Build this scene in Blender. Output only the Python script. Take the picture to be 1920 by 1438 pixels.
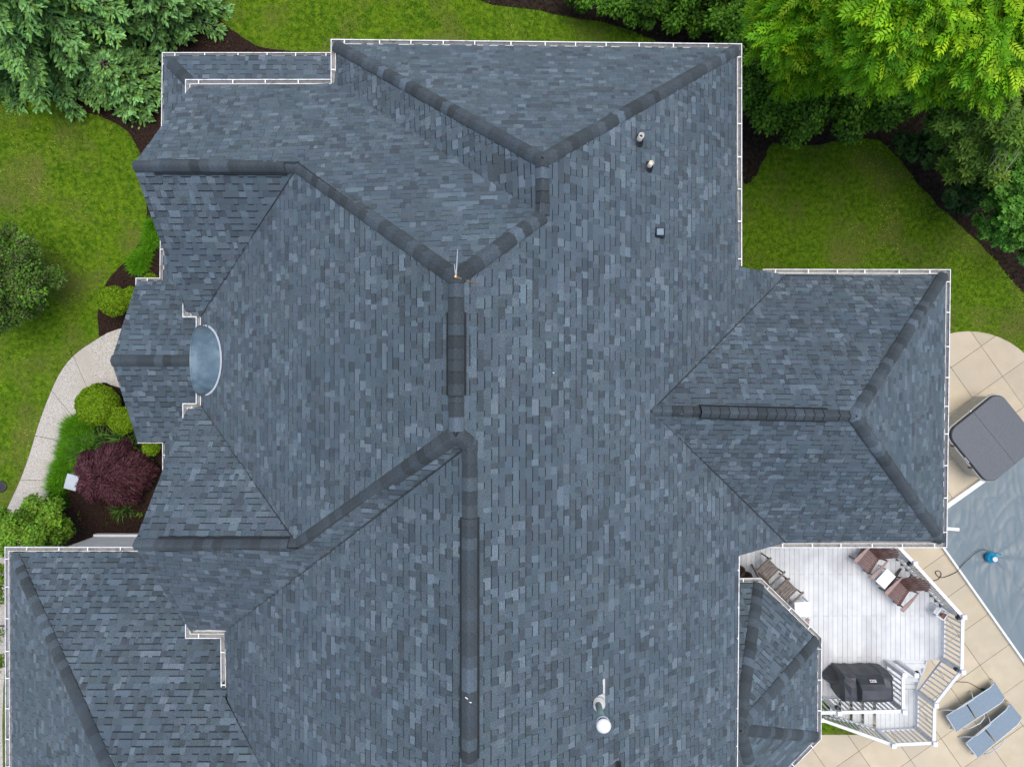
import bpy, math, random
import numpy as np
from mathutils import Vector

random.seed(7); rng = np.random.default_rng(7)
scene = bpy.context.scene
C = scene.collection
for o in list(bpy.data.objects): bpy.data.objects.remove(o)

# ---------------------------------------------------------------- camera, sky, sun
F = 1332.0          # focal length in photo pixels (photo 1920 x 1438)
H = 22.5            # camera height above the patio
cam_d = bpy.data.cameras.new('camera'); cam = bpy.data.objects.new('camera', cam_d); C.objects.link(cam)
cam.location = (0, 0, H); cam.rotation_euler = (0, 0, 0)
cam_d.sensor_width = 36; cam_d.sensor_fit = 'HORIZONTAL'; cam_d.lens = 36 * F / 1920
cam_d.clip_start = 0.1; cam_d.clip_end = 2000
scene.camera = cam
SUN_EL, SUN_AZ = math.radians(80), math.radians(42)     # azimuth: direction (x,y) the light comes from
w = bpy.data.worlds.new('World'); scene.world = w; w.use_nodes = True
nt = w.node_tree; bg = nt.nodes['Background']
sky = nt.nodes.new('ShaderNodeTexSky'); sky.sky_type = 'NISHITA'; sky.sun_disc = False
sky.sun_elevation = SUN_EL; sky.sun_rotation = math.pi / 2 - SUN_AZ
sky.air_density = 1.0; sky.dust_density = 2.5; sky.ozone_density = 1.0
nt.links.new(sky.outputs[0], bg.inputs[0]); bg.inputs[1].default_value = 0.13
sl = bpy.data.lights.new('sun', 'SUN'); sun = bpy.data.objects.new('sun', sl); C.objects.link(sun)
sl.energy = 1.5; sl.angle = math.radians(50); sl.color = (1, .97, .92)
sd = Vector((math.cos(SUN_EL) * math.cos(SUN_AZ), math.cos(SUN_EL) * math.sin(SUN_AZ), math.sin(SUN_EL)))
sun.rotation_euler = sd.to_track_quat('Z', 'Y').to_euler(); sun.location = (-20, -8, 40)
scene.view_settings.view_transform = 'Standard'; scene.view_settings.look = 'None'
scene.view_settings.exposure = 0.68; scene.view_settings.gamma = 1.0

# ---------------------------------------------------------------- helpers
def P(px, py, D): return np.array([(px - 960) * D / F, -(py - 719) * D / F, H - D])
def gz(x):
    t = np.clip((np.asarray(x, float) + 5) / 10, 0, 1); return 1.4 * (1 - t * t * (3 - 2 * t))
def PG(px, py, dz=0.0):
    z = 0.7
    for _ in range(12): z = float(gz((px - 960) * (H - z) / F)) + dz
    return P(px, py, H - z)
ORG = {}
def link(name, me, mat, parent=None, loc=None):
    o = bpy.data.objects.new(name, me); C.objects.link(o)
    if mat is not None and me is not None: me.materials.append(mat)
    if parent is not None: o.parent = parent
    if loc is not None: o.location = [float(v) for v in loc]
    return o
def tag(o, label=None, cat=None, group=None, kind=None):
    if label: o['label'] = label
    if cat: o['category'] = cat
    if group: o['group'] = group
    if kind: o['kind'] = kind
    return o
def empty(name, loc, rz=0.0):
    o = bpy.data.objects.new(name, None); C.objects.link(o); o.empty_display_size = .3
    o.location = [float(v) for v in loc]; o.rotation_euler = (0, 0, rz); ORG[o.name] = np.array(loc, float); return o
def org(o):
    v = np.zeros(3)
    while o is not None:
        v = v + ORG.get(o.name, np.zeros(3)); o = o.parent
    return v
def mesh_np(name, V, Fa, cols=None, smooth=False):
    """all faces of one size, as arrays"""
    V = np.asarray(V, np.float32); Fa = np.asarray(Fa, np.int32); m, k = Fa.shape
    me = bpy.data.meshes.new(name)
    me.vertices.add(len(V)); me.vertices.foreach_set('co', V.ravel())
    me.loops.add(m * k); me.loops.foreach_set('vertex_index', Fa.ravel())
    me.polygons.add(m); me.polygons.foreach_set('loop_start', np.arange(m, dtype=np.int32) * k)
    me.polygons.foreach_set('loop_total', np.full(m, k, np.int32))
    if smooth: me.polygons.foreach_set('use_smooth', np.ones(m, bool))
    me.update(calc_edges=True)
    if cols is not None:
        a = me.color_attributes.new('Col', 'FLOAT_COLOR', 'CORNER')
        c = np.ones((m, k, 4), np.float32); c[:, :, :3] = np.asarray(cols, np.float32)[:, None, :]
        a.data.foreach_set('color', c.ravel())
    return me
class MB:
    def __init__(s): s.V = []; s.F = []; s.Cc = []
    def add(s, V, Fs, col=(1, 1, 1)):
        n = len(s.V); s.V.extend([tuple(map(float, v)) for v in V])
        for f in Fs: s.F.append([i + n for i in f]); s.Cc.append(col)
        return s
    def box(s, c, d, rz=0.0, col=(1, 1, 1)):
        V, Fs = box(c, d, rz); return s.add(V, Fs, col)
    def beam(s, a, b, wd, ht, col=(1, 1, 1), up=(0, 0, 1)):
        V, Fs = beam(a, b, wd, ht, up); return s.add(V, Fs, col)
    def tube(s, pts, r, n=8, col=(1, 1, 1)):
        V, Fs = tube(pts, r, n); return s.add(V, Fs, col)
    def mesh(s, name, off=(0, 0, 0), smooth=False):
        me = bpy.data.meshes.new(name); off = np.array(off, float)
        me.from_pydata([tuple(np.array(v) - off) for v in s.V], [], s.F)
        a = me.color_attributes.new('Col', 'FLOAT_COLOR', 'CORNER')
        buf = []
        for f, c in zip(s.F, s.Cc): buf.extend([c[0], c[1], c[2], 1.0] * len(f))
        a.data.foreach_set('color', buf)
        if smooth: me.polygons.foreach_set('use_smooth', [True] * len(me.polygons))
        me.update(); return me
    def part(s, name, mat, parent, smooth=False, bevel=0.0):
        """world coordinates, hung under an unrotated parent"""
        o = link(name, s.mesh(name, org(parent), smooth), mat, parent)
        if bevel: bev(o, bevel)
        return o
    def local(s, name, mat, parent, smooth=False, bevel=0.0):
        o = link(name, s.mesh(name, (0, 0, 0), smooth), mat, parent)
        if bevel: bev(o, bevel)
        return o
    def thing(s, name, mat, loc=None, smooth=False):
        A = np.array(s.V)
        if loc is None: loc = np.array([A[:, 0].mean(), A[:, 1].mean(), A[:, 2].min()])
        o = link(name, s.mesh(name, loc, smooth), mat, None, loc); ORG[o.name] = np.array(loc, float); return o
def bev(o, w):
    m = o.modifiers.new('bevel', 'BEVEL'); m.width = w; m.segments = 2; m.limit_method = 'ANGLE'
def box(c, d, rz=0.0):
    x, y, z = d[0] / 2, d[1] / 2, d[2] / 2; cs, sn = math.cos(rz), math.sin(rz); V = []
    for dz in (-z, z):
        for dx, dy in ((-x, -y), (x, -y), (x, y), (-x, y)):
            V.append((c[0] + dx * cs - dy * sn, c[1] + dx * sn + dy * cs, c[2] + dz))
    return V, [[0, 3, 2, 1], [4, 5, 6, 7], [0, 1, 5, 4], [1, 2, 6, 5], [2, 3, 7, 6], [3, 0, 4, 7]]
def nrm(v): v = np.asarray(v, float); return v / (np.linalg.norm(v) + 1e-12)
def beam(a, b, wd, ht, up=(0, 0, 1)):
    a = np.array(a, float); b = np.array(b, float); d = nrm(b - a); up = np.array(up, float)
    if abs(d @ up) > .98: up = np.array([1., 0, 0])
    s = nrm(np.cross(d, up)); u = np.cross(s, d); V = []
    for p in (a, b):
        for i, j in ((-1, -1), (1, -1), (1, 1), (-1, 1)): V.append(p + s * i * wd / 2 + u * j * ht / 2)
    return V, [[0, 1, 2, 3], [7, 6, 5, 4], [0, 4, 5, 1], [1, 5, 6, 2], [2, 6, 7, 3], [3, 7, 4, 0]]
def tube(pts, r, n=8):
    pts = [np.array(p, float) for p in pts]; V = []; Fs = []
    rr = r if hasattr(r, '__len__') else [r] * len(pts)
    for i, p in enumerate(pts):
        d = nrm(pts[min(i + 1, len(pts) - 1)] - pts[max(i - 1, 0)])
        a = np.array([0, 0, 1.]) if abs(d[2]) < .9 else np.array([1., 0, 0])
        s = nrm(np.cross(d, a)); u = np.cross(s, d)
        for k in range(n):
            t = 2 * math.pi * k / n; V.append(p + rr[i] * (s * math.cos(t) + u * math.sin(t)))
    for i in range(len(pts) - 1):
        for k in range(n): Fs.append([i * n + k, i * n + (k + 1) % n, (i + 1) * n + (k + 1) % n, (i + 1) * n + k])
    Fs.append(list(range(n))[::-1]); Fs.append([(len(pts) - 1) * n + k for k in range(n)])
    return V, Fs
def lathe(prof, n=24, c=(0, 0, 0)):
    V = []; Fs = []
    for r, z in prof:
        for k in range(n):
            t = 2 * math.pi * k / n; V.append((c[0] + r * math.cos(t), c[1] + r * math.sin(t), c[2] + z))
    for i in range(len(prof) - 1):
        for k in range(n): Fs.append([i * n + k, i * n + (k + 1) % n, (i + 1) * n + (k + 1) % n, (i + 1) * n + k])
    Fs.append(list(range(n))[::-1]); Fs.append([(len(prof) - 1) * n + k for k in range(n)])
    return V, Fs
def prism(poly, z0, z1):
    n = len(poly); a = sum(poly[i][0] * poly[(i + 1) % n][1] - poly[(i + 1) % n][0] * poly[i][1] for i in range(n))
    if a < 0: poly = poly[::-1]
    V = [(p[0], p[1], z0) for p in poly] + [(p[0], p[1], z1) for p in poly]
    return V, [list(range(n))[::-1], list(range(n, 2 * n))] + [[i, (i + 1) % n, n + (i + 1) % n, n + i] for i in range(n)]
def inpoly(X, Y, poly):
    r = np.zeros(len(X), bool); n = len(poly)
    for i in range(n):
        x0, y0 = poly[i][0], poly[i][1]; x1, y1 = poly[(i + 1) % n][0], poly[(i + 1) % n][1]
        if y0 == y1: continue
        c = ((y0 > Y) != (y1 > Y)) & (X < (x1 - x0) * (Y - y0) / (y1 - y0) + x0); r ^= c
    return r
def clip_half(poly, nx, ny, d):      # keep nx*x+ny*y<=d
    out = []
    for i in range(len(poly)):
        a = poly[i]; b = poly[(i + 1) % len(poly)]
        fa = nx * a[0] + ny * a[1] - d; fb = nx * b[0] + ny * b[1] - d
        if fa <= 0: out.append(a)
        if (fa < 0) != (fb < 0) and abs(fa - fb) > 1e-12:
            t = fa / (fa - fb); out.append((a[0] + t * (b[0] - a[0]), a[1] + t * (b[1] - a[1])))
    return out
def vnoise(X, Y, s, seed):
    g = np.random.default_rng(seed).random((256, 256)); x = X / s + 1000; y = Y / s + 1000
    i = np.floor(x).astype(int); j = np.floor(y).astype(int); fx = x - i; fy = y - j
    fx = fx * fx * (3 - 2 * fx); fy = fy * fy * (3 - 2 * fy); a = lambda p, q: g[p % 256, q % 256]
    return (a(i, j) * (1 - fx) + a(i + 1, j) * fx) * (1 - fy) + (a(i, j + 1) * (1 - fx) + a(i + 1, j + 1) * fx) * fy

# ---------------------------------------------------------------- materials
def mat(name, c1, c2=None, scale=8.0, rough=.7, bump=0.0, bscale=None, attr=False, spec=.5, metal=0.0,
        c3=None, scale3=1.0, sheen=0.0, trans=0.0, lo=.35, hi=.65, detail=6):
    m = bpy.data.materials.new(name); m.use_nodes = True; t = m.node_tree; N = t.nodes; L = t.links
    b = N['Principled BSDF']; b.inputs['Roughness'].default_value = rough
    b.inputs['Specular IOR Level'].default_value = spec; b.inputs['Metallic'].default_value = metal
    if sheen: b.inputs['Sheen Weight'].default_value = sheen; b.inputs['Sheen Roughness'].default_value = .5
    tc = N.new('ShaderNodeTexCoord')
    def noise(sc, det=detail):
        n = N.new('ShaderNodeTexNoise'); n.inputs['Scale'].default_value = sc; n.inputs['Detail'].default_value = det
        L.new(tc.outputs['Object'], n.inputs['Vector']); return n
    def ramp(src, a, bb):
        r = N.new('ShaderNodeMapRange'); r.inputs['From Min'].default_value = a; r.inputs['From Max'].default_value = bb
        L.new(src, r.inputs['Value']); return r.outputs[0]
    def mix(fac, A, B, mode='MIX'):
        x = N.new('ShaderNodeMix'); x.data_type = 'RGBA'; x.blend_type = mode
        if isinstance(fac, float): x.inputs[0].default_value = fac
        else: L.new(fac, x.inputs[0])
        for s, v in ((x.inputs[6], A), (x.inputs[7], B)):
            if isinstance(v, tuple): s.default_value = (*v, 1)
            else: L.new(v, s)
        return x.outputs[2]
    col = mix(ramp(noise(scale).outputs[0], lo, hi), c1, c2 if c2 else c1)
    if c3: col = mix(ramp(noise(scale3, 4).outputs[0], .48, .68), col, c3)
    if attr:
        at = N.new('ShaderNodeAttribute'); at.attribute_name = 'Col'; col = mix(1.0, at.outputs[0], col, 'MULTIPLY')
    L.new(col, b.inputs['Base Color'])
    if bump:
        bn = noise(bscale or scale * 3); bp = N.new('ShaderNodeBump'); bp.inputs['Strength'].default_value = bump
        bp.inputs['Distance'].default_value = .02; L.new(bn.outputs[0], bp.inputs['Height']); L.new(bp.outputs[0], b.inputs['Normal'])
    if trans:
        tr = N.new('ShaderNodeBsdfTranslucent'); L.new(col, tr.inputs[0]); ms = N.new('ShaderNodeMixShader'); ms.inputs[0].default_value = trans
        out = N['Material Output']; L.new(b.outputs[0], ms.inputs[1]); L.new(tr.outputs[0], ms.inputs[2]); L.new(ms.outputs[0], out.inputs[0])
    return m
M = {}
M['shingle'] = mat('asphalt_shingle', (.62, .62, .62), (1.34, 1.34, 1.34), scale=62, rough=.9, bump=.25, bscale=140, attr=True, spec=.3, c3=(.86, .885, .91), scale3=.45, sheen=.05)
M['white'] = mat('white_paint', (.66, .67, .68), (.72, .73, .735), scale=5, rough=.45, attr=True)
M['gutter'] = mat('gutter_white', (.55, .54, .5), (1, 1, 1), scale=9, rough=.4, attr=True, lo=.28, hi=.5)
M['black'] = mat('black_plastic', (.012, .012, .014), (.02, .02, .022), rough=.5)
M['siding'] = mat('siding', (.62, .61, .6), (.7, .69, .68), scale=3, rough=.7, attr=True, bump=.1)
M['lawn'] = mat('lawn_ground', (.04, .10, .004), (.12, .195, .01), scale=7, rough=.95, bump=.8, bscale=60, spec=.1, c3=(.11, .13, .025), scale3=.8)
M['leaf'] = mat('leaf', (.85, .85, .85), (1.15, 1.15, 1.15), scale=3, rough=.55, attr=True, spec=.18, trans=.22)
M['needle'] = mat('needles', (.85, .85, .85), (1.15, 1.15, 1.15), scale=3, rough=.65, attr=True, spec=.15, trans=.08)
M['grass'] = mat('grass_blades', (.9, .9, .9), (1.1, 1.1, 1.1), scale=2, rough=.8, attr=True, spec=.08, trans=.25)
M['bark'] = mat('bark', (.06, .045, .035), (.12, .1, .085), scale=14, rough=.9, bump=.6)
M['twig'] = mat('twig', (.22, .19, .16), (.32, .29, .26), scale=14, rough=.9)
M['mulch'] = mat('mulch', (.012, .007, .005), (.045, .026, .019), scale=26, rough=.95, bump=1.0, bscale=45, spec=.1)
M['soil'] = mat('soil', (.013, .009, .006), (.036, .025, .018), scale=9, rough=.95, bump=.9, bscale=35, spec=.1)
M['chip'] = mat('chips', (.8, .8, .8), (1.2, 1.2, 1.2), scale=3, rough=.9, attr=True, spec=.1)
M['concrete'] = mat('patio_concrete', (.47, .40, .285), (.52, .445, .325), scale=2.2, rough=.8, bump=.12, bscale=90, c3=(.455, .40, .30), scale3=.6, attr=True)
M['aggregate'] = mat('exposed_aggregate', (.26, .235, .2), (.6, .56, .5), scale=48, rough=.85, bump=.4, bscale=60, c3=(.41, .37, .31), scale3=1.3)
M['joint'] = mat('joint_sand', (.04, .03, .02), (.06, .045, .03), rough=.95)
M['deck'] = mat('deck_boards', (.555, .57, .565), (.625, .64, .635), scale=3.5, rough=.6, attr=True, c3=(.47, .475, .48), scale3=1.1)
M['cover'] = mat('pool_cover', (.13, .17, .188), (.15, .192, .212), scale=1.6, rough=.4, c3=(.145, .186, .206), scale3=.7, bump=.15, bscale=120)
M['vinyl'] = mat('grey_vinyl', (.085, .095, .11), (.115, .125, .14), scale=30, rough=.6, bump=.15)
M['shell'] = mat('tub_shell', (.42, .42, .4), (.5, .5, .48), rough=.5)
M['brown'] = mat('brown_poly', (.095, .047, .038), (.135, .072, .06), scale=7, rough=.4, attr=True)
M['wood'] = mat('weathered_wood', (.1, .078, .062), (.2, .165, .14), scale=10, rough=.75)
M['grill'] = mat('grill_cover', (.03, .034, .042), (.045, .05, .06), scale=4, rough=.5, bump=.2, bscale=25, attr=True)
M['sling'] = mat('sling_fabric', (.17, .225, .275), (.2, .26, .31), scale=24, rough=.75, bump=.15, bscale=180)
M['alu'] = mat('light_frame', (.5, .54, .58), (.58, .62, .66), rough=.4)
M['metal'] = mat('dormer_metal', (.085, .135, .17), (.125, .185, .225), scale=5, rough=.38, metal=.25, c3=(.18, .245, .285), scale3=3.5, bump=.08)
M['copper'] = mat('copper', (.5, .28, .15), rough=.4, metal=.6)
M['pvc'] = mat('pvc', (.55, .53, .48), (.66, .65, .61), rough=.5)
M['green'] = mat('flue_green', (.24, .34, .31), (.31, .41, .37), rough=.5)
M['blue'] = mat('pump_blue', (.004, .22, .42), (.01, .3, .5), rough=.3)
M['terra'] = mat('terracotta', (.16, .06, .04), (.25, .1, .07), rough=.8)
M['darkpot'] = mat('dark_pot', (.03, .02, .018), (.05, .035, .03), rough=.5)
M['lampglass'] = mat('lamp_glass', (.05, .06, .09), (.09, .1, .14), rough=.15)
M['redprint'] = mat('label_print', (.5, .02, .03), rough=.5)
M['cord'] = mat('cord', (.03, .028, .025), rough=.6)
M['gcord'] = mat('green_plastic', (.0, .12, .05), rough=.5)

# ================================================================= SETTING
def sheet(name, pxs, mt, dz, kind='structure'):
    pts = [PG(a, b, dz) for a, b in pxs]
    # subdivide through a fine grid so that it follows the ground
    xs = np.array([p[0] for p in pts]); ys = np.array([p[1] for p in pts]); V = []; Fs = []
    import bmesh
    bm = bmesh.new(); vs = [bm.verts.new((p[0], p[1], 0)) for p in pts]; bm.faces.new(vs); 
    for x in np.arange(math.floor(xs.min()), xs.max(), .75):
        bmesh.ops.bisect_plane(bm, geom=bm.verts[:] + bm.edges[:] + bm.faces[:], plane_co=(x, 0, 0), plane_no=(1, 0, 0))
    for v in bm.verts: v.co.z = float(gz(v.co.x)) + dz
    bmesh.ops.recalc_face_normals(bm, faces=bm.faces[:])
    for f in bm.faces:
        if f.normal.z < 0: f.normal_flip()
    bmesh.ops.triangulate(bm, faces=bm.faces[:])
    me = bpy.data.meshes.new(name); bm.to_mesh(me); bm.free()
    o = link(name, me, mt); tag(o, kind=kind); return o, [(p[0], p[1]) for p in pts]

gx = np.concatenate([[-300, -120, -50], np.arange(-24, 24.1, 1.0), [50, 120, 300]]); gy = np.array([-300, -120, -50, -24, -12, 0, 12, 24, 50, 120, 300.])
GX, GY = np.meshgrid(gx, gy); V = np.stack([GX.ravel(), GY.ravel(), gz(GX.ravel())], 1); nx = len(gx)
Fq = [[j * nx + i, j * nx + i + 1, (j + 1) * nx + i + 1, (j + 1) * nx + i] for j in range(len(gy) - 1) for i in range(nx - 1)]
tag(link('ground', mesh_np('ground', V, Fq), M['lawn']), kind='structure')

beds = []
def smooth(pts, n=4):
    out = []; k = len(pts)
    for i in range(k - 1):
        p0 = np.array(pts[max(i - 1, 0)], float); p1 = np.array(pts[i], float); p2 = np.array(pts[i + 1], float); p3 = np.array(pts[min(i + 2, k - 1)], float)
        for j in range(n):
            t = j / n; out.append(tuple(.5 * ((2 * p1) + (-p0 + p2) * t + (2 * p0 - 5 * p1 + 4 * p2 - p3) * t * t + (-p0 + 3 * p1 - 3 * p2 + p3) * t ** 3)))
    out.append(tuple(pts[-1])); return out
def wob(pts, a=1.6):
    return [(p[0] + random.uniform(-a, a), p[1] + random.uniform(-a, a)) for p in pts]
b1 = wob(smooth([(395, -60), (400, 10), (425, 48), (470, 80), (530, 96), (640, 100)])) + [(640, 330), (330, 330)] + wob(smooth([(250, 312), (262, 290), (245, 255), (205, 225), (120, 195), (40, 150), (0, 60), (-60, 0)])) + [(-60, -60)]
o, p = sheet('mulch_bed', b1, M['mulch'], .02); beds.append(p)
b2 = wob(smooth([(276, 380), (272, 430), (248, 475), (208, 520), (190, 555), (183, 600), (188, 636)])) + [(218, 620), (420, 640), (420, 380)]
o, p = sheet('mulch_bed', b2, M['mulch'], .021); beds.append(p)
b3 = [(222, 728), (195, 716), (165, 732), (140, 775), (122, 810), (112, 860), (101, 900), (96, 940), (70, 1010), (5, 1040), (-40, 1110), (150, 1160), (420, 1160), (420, 728)]
o, p = sheet('mulch_bed', b3, M['mulch'], .022); beds.append(p)
b4 = wob(smooth([(860, -60), (905, 2), (990, 16), (1080, 34), (1160, 50), (1235, 80)])) + [(1405, 90), (1385, 240)] + wob(smooth([(1396, 345), (1412, 335), (1432, 300), (1452, 270), (1540, 272), (1630, 258), (1690, 300), (1722, 345), (1760, 385), (1800, 420), (1850, 470), (1920, 548), (2010, 620)]), 2.5) + [(2300, 620), (2300, -300), (860, -300)]
o, p = sheet('soil_bed', b4, M['soil'], .02); beds.append(p)

# front walk: slabs of exposed aggregate between saw-cut joints
outer = smooth([(330, 600), (222, 617), (176, 640), (138, 667), (111, 702), (90, 748), (71, 800), (56, 850), (38, 900), (17, 946), (-8, 1010), (-18, 1120), (-20, 1290), (-20, 1480)], 3)
inner = smooth([(330, 745), (222, 726), (194, 717), (166, 733), (148, 762), (134, 792), (121, 812), (112, 860), (101, 900), (88, 945), (62, 1010), (30, 1120), (6, 1290), (6, 1480)], 3)
walk = tag(link('front_walk', None, None), kind='structure')
wm = MB(); cuts = [0, 9, 14, 19, 24, 29, 34, len(outer) - 1]
mbw = MB()
for i in range(len(outer) - 1):
    q = [PG(*outer[i]), PG(*outer[i + 1]), PG(*inner[i + 1]), PG(*inner[i])]; mbw.add([v + np.array([0, 0, .012]) for v in q], [[3, 2, 1, 0]])
walk_base = mbw.mesh('front_walk'); bpy.data.objects.remove(walk)
walk = tag(link('front_walk', walk_base, M['joint']), kind='structure')
for a, b in zip(cuts[:-1], cuts[1:]):
    po = outer[a:b + 1]; pi = inner[a:b + 1]
    po = [np.array(x) for x in po]; pi = [np.array(x) for x in pi]
    g = .055
    po[0] = po[0] + (po[1] - po[0]) * g; pi[0] = pi[0] + (pi[1] - pi[0]) * g
    top = [PG(x[0], x[1], .045) for x in po] + [PG(x[0], x[1], .045) for x in pi[::-1]]
    n = len(top); s_ = MB(); low = [v - np.array([0, 0, .06]) for v in top]
    k = len(po); Fs = [[i, i + 1, n - 2 - i, n - 1 - i][::-1] for i in range(k - 1)] + [[i, n + i, n + (i + 1) % n, (i + 1) % n][::-1] for i in range(n)]
    s_.add(top + low, Fs); s_.part('walk_slab', M['aggregate'], walk)
walkpoly = [tuple(PG(*p)[:2]) for p in outer] + [tuple(PG(*p)[:2]) for p in inner[::-1]]; beds.append(walkpoly)

# patio: slabs on a grid square to the pool
PC = np.array([13.05, -4.40]); pv = np.array([.578, -.816]); qv = np.array([.816, .578]); GS = 1.172
pat = MB(); circ = [(14.44 + 2.6 * math.cos(t), -.95 + 2.6 * math.sin(t)) for t in np.linspace(0, 2 * math.pi, 48, endpoint=False)]
region2 = [(8.9, -3.6), (13.05, -4.4)] + [tuple(PC + pv * 16), tuple(PC + pv * 16 - qv * 8), (7.5, -16), (7.5, -11.1), (10.98, -11.1), (10.98, -8.0), (8.9, -8.0)]
pat.add([(x, y, .006) for x, y in circ], [list(range(48))])
pat.add([(x, y, .007) for x, y in [(8.6, -2.2), (12.2, 1.2), (14.5, -1.4), (13.03, -4.39)]], [[3, 2, 1, 0][::-1]])
pat.add([(x, y, .008) for x, y in region2], [list(range(len(region2)))[::-1]])
patio = tag(pat.part('patio', M['joint'], None) if False else link('patio', pat.mesh('patio'), M['joint']), kind='structure')
slab_id = 0
def slab(poly):
    global slab_id
    if len(poly) < 3: return
    a = abs(sum(poly[i][0] * poly[(i + 1) % len(poly)][1] - poly[(i + 1) % len(poly)][0] * poly[i][1] for i in range(len(poly)))) / 2
    if a < .02: return
    zt = .03 + random.uniform(-.003, .003); c = random.uniform(.93, 1.05); s_ = MB(); V, Fs = prism(poly, -.05, zt); s_.add(V, Fs, (c, c * random.uniform(.985, 1.01), c * random.uniform(.97, 1.0)))
    s_.part('patio_slab', M['concrete'], patio)
def convex_clip(poly, cl):
    n = len(cl); ar = sum(cl[i][0] * cl[(i + 1) % n][1] - cl[(i + 1) % n][0] * cl[i][1] for i in range(n))
    if ar < 0: cl = cl[::-1]
    for i in range(n):
        a = cl[i]; b = cl[(i + 1) % n]; nxx, nyy = (b[1] - a[1]), -(b[0] - a[0])
        poly = clip_half(poly, nxx, nyy, nxx * a[0] + nyy * a[1])
        if len(poly) < 3: return []
    return poly
gp = .006
padhull = circ[:]
for i in range(-6, 13):
    for j in range(-8, 5):
        if i >= 0 and j >= 0: continue
        cs = [(i * GS + gp, j * GS + gp), ((i + 1) * GS - gp, j * GS + gp), ((i + 1) * GS - gp, (j + 1) * GS - gp), (i * GS + gp, (j + 1) * GS - gp)]
        poly = [tuple(PC + pv * a + qv * b) for a, b in cs]; cx = np.mean([q[0] for q in poly]); cy = np.mean([q[1] for q in poly])
        if i < 0:
            if (j >= 0 and not (i == -1 and j < 2)) or (i < -1 and (j > -2 or i < -3)): slab(convex_clip(poly, circ)); continue
            slab(poly)
        else:
            if cy > -4.0: slab(poly); continue
            if cx > 6.5:
                if min(q[0] for q in poly) > 10.98 or max(q[1] for q in poly) < -11.1: slab(poly)
                else:
                    slab(clip_half(poly, 0, 1, -11.1)); q2 = clip_half(poly, 0, -1, 11.1)
                    if len(q2) > 2: slab(clip_half(q2, -1, 0, -10.98))
beds.append(circ); beds.append(region2)

# pool under its winter cover
pw = MB(); nu, nv_ = 300, 240
U, W = np.meshgrid(np.linspace(.0, 13, nu), np.linspace(.0, 9, nv_), indexing='ij')
X = PC[0] + pv[0] * U + qv[0] * W; Y = PC[1] + pv[1] * U + qv[1] * W
def ridge(a, s, seed): return np.abs(vnoise(a[0], a[1], s, seed) - .5) * 2
wr = (1 - ridge((X + .12 * Y + .3 * vnoise(X, Y, 1.1, 21), Y * .16), .16, 3)) ** 5 * .026 + (1 - ridge((X * .9 - .5 * Y + .4 * vnoise(X, Y, .8, 22), Y * .35 + X * .3), .34, 5)) ** 7 * .018 + vnoise(X, Y, 1.4, 9) * .02
rp = np.hypot(X - 15.2, Y + 5.5); wr += .02 * np.sin(8 * np.arctan2(Y + 5.5, X - 15.2)) * np.exp(-(rp / .9) ** 2) - .06 * np.exp(-(rp / 1.2) ** 2)
edge = np.clip(np.minimum(U, W) / .5, 0, 1); Z = .0 + (wr - .02) * edge
Fq = (np.arange(nu - 1)[:, None] * nv_ + np.arange(nv_ - 1)[None, :]).ravel(); Fq = np.stack([Fq, Fq + nv_, Fq + nv_ + 1, Fq + 1], 1)
Vp = np.stack([X.ravel(), Y.ravel(), Z.ravel() + .10], 1); n3 = np.cross(Vp[Fq[0][1]] - Vp[Fq[0][0]], Vp[Fq[0][3]] - Vp[Fq[0][0]])
if n3[2] < 0: Fq = Fq[:, ::-1]
loc = np.array([PC[0], PC[1], 0.0])
pc = link('pool_cover', mesh_np('pool_cover', Vp - loc, Fq, smooth=True), M['cover'], None, loc)
tag(pc, 'large wrinkled grey blue winter cover stretched over the swimming pool', 'pool cover')
cop = MB()
cop.beam(np.array([*(PC + pv * -.06), .075]), np.array([*(PC + pv * 13), .075]), .06, .12, (1.05, 1.05, 1.05))
tag(cop.thing('pool_coping', M['white']), 'thin white coping strip along the pool edge by the deck', 'coping')
cop = MB(); a0 = PC - pv * .06; cop.beam(np.array([*(a0 - qv * .03), .08]), np.array([*(a0 + qv * 8), .08]), .14, .12, (1.05, 1.05, 1.05))
tag(cop.thing('pool_coping', M['white']), 'wide white coping strip on the pool end beside the hot tub', 'coping')
beds.append([tuple(PC), tuple(PC + pv * 13), tuple(PC + pv * 13 + qv * 9), tuple(PC + qv * 9)])

# ================================================================= HOUSE
house = tag(empty('house', (0, 0, 0)), 'large house with a steep blue grey shingle roof of many hips and gables', 'house')
KE = .000624
V3 = dict(
    A=P(629, 84, 15.5), B=P(1381, 92, 15.5), B2=P(1382, 500, 15.5), Pk=P(1017, 299, 11.86), Q=P(1018, 403, 11.86),
    R=P(855, 520, 10.73), T=P(855, 815, 10.73), S=P(560, 312, 13.36), U=P(560, 1022, 13.36), T2=P(880, 835, 10.89),
    A2=P(629, 158, 15.55), G1a=P(356, 160, 15.6), Gt=P(250, 310, 13.36), Va=P(377, 590, 15.72), S1e=P(348, 588, 15.6),
    Gt2=P(251, 1022, 13.36), Vb=P(377, 763, 15.72), N2e=P(349, 766, 15.6), W2a=P(379, 602, 15.75), W2b=P(379, 752, 15.75),
    G2a=P(354, 1184, 15.6), G2b=P(424, 1184, 15.6), W3a=P(422, 1190, 15.55), W3b=P(422, 1308, 15.52), V2=P(490, 1438, 14.63),
    X0=P(1222, 770, 13.66), XA=P(1604, 780, 13.66), Vn=P(1474, 515, 16.8), Vs=P(1474, 1017, 16.8), NE=P(1772, 516, 16.8), SE=P(1767, 1014, 16.8),
    C2=P(1379, 1043, 15.5), GC=P(21, 1036, 17.7), Hx=P(195, 1430, 14.68))
YB = -15.0
v = V3
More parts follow.
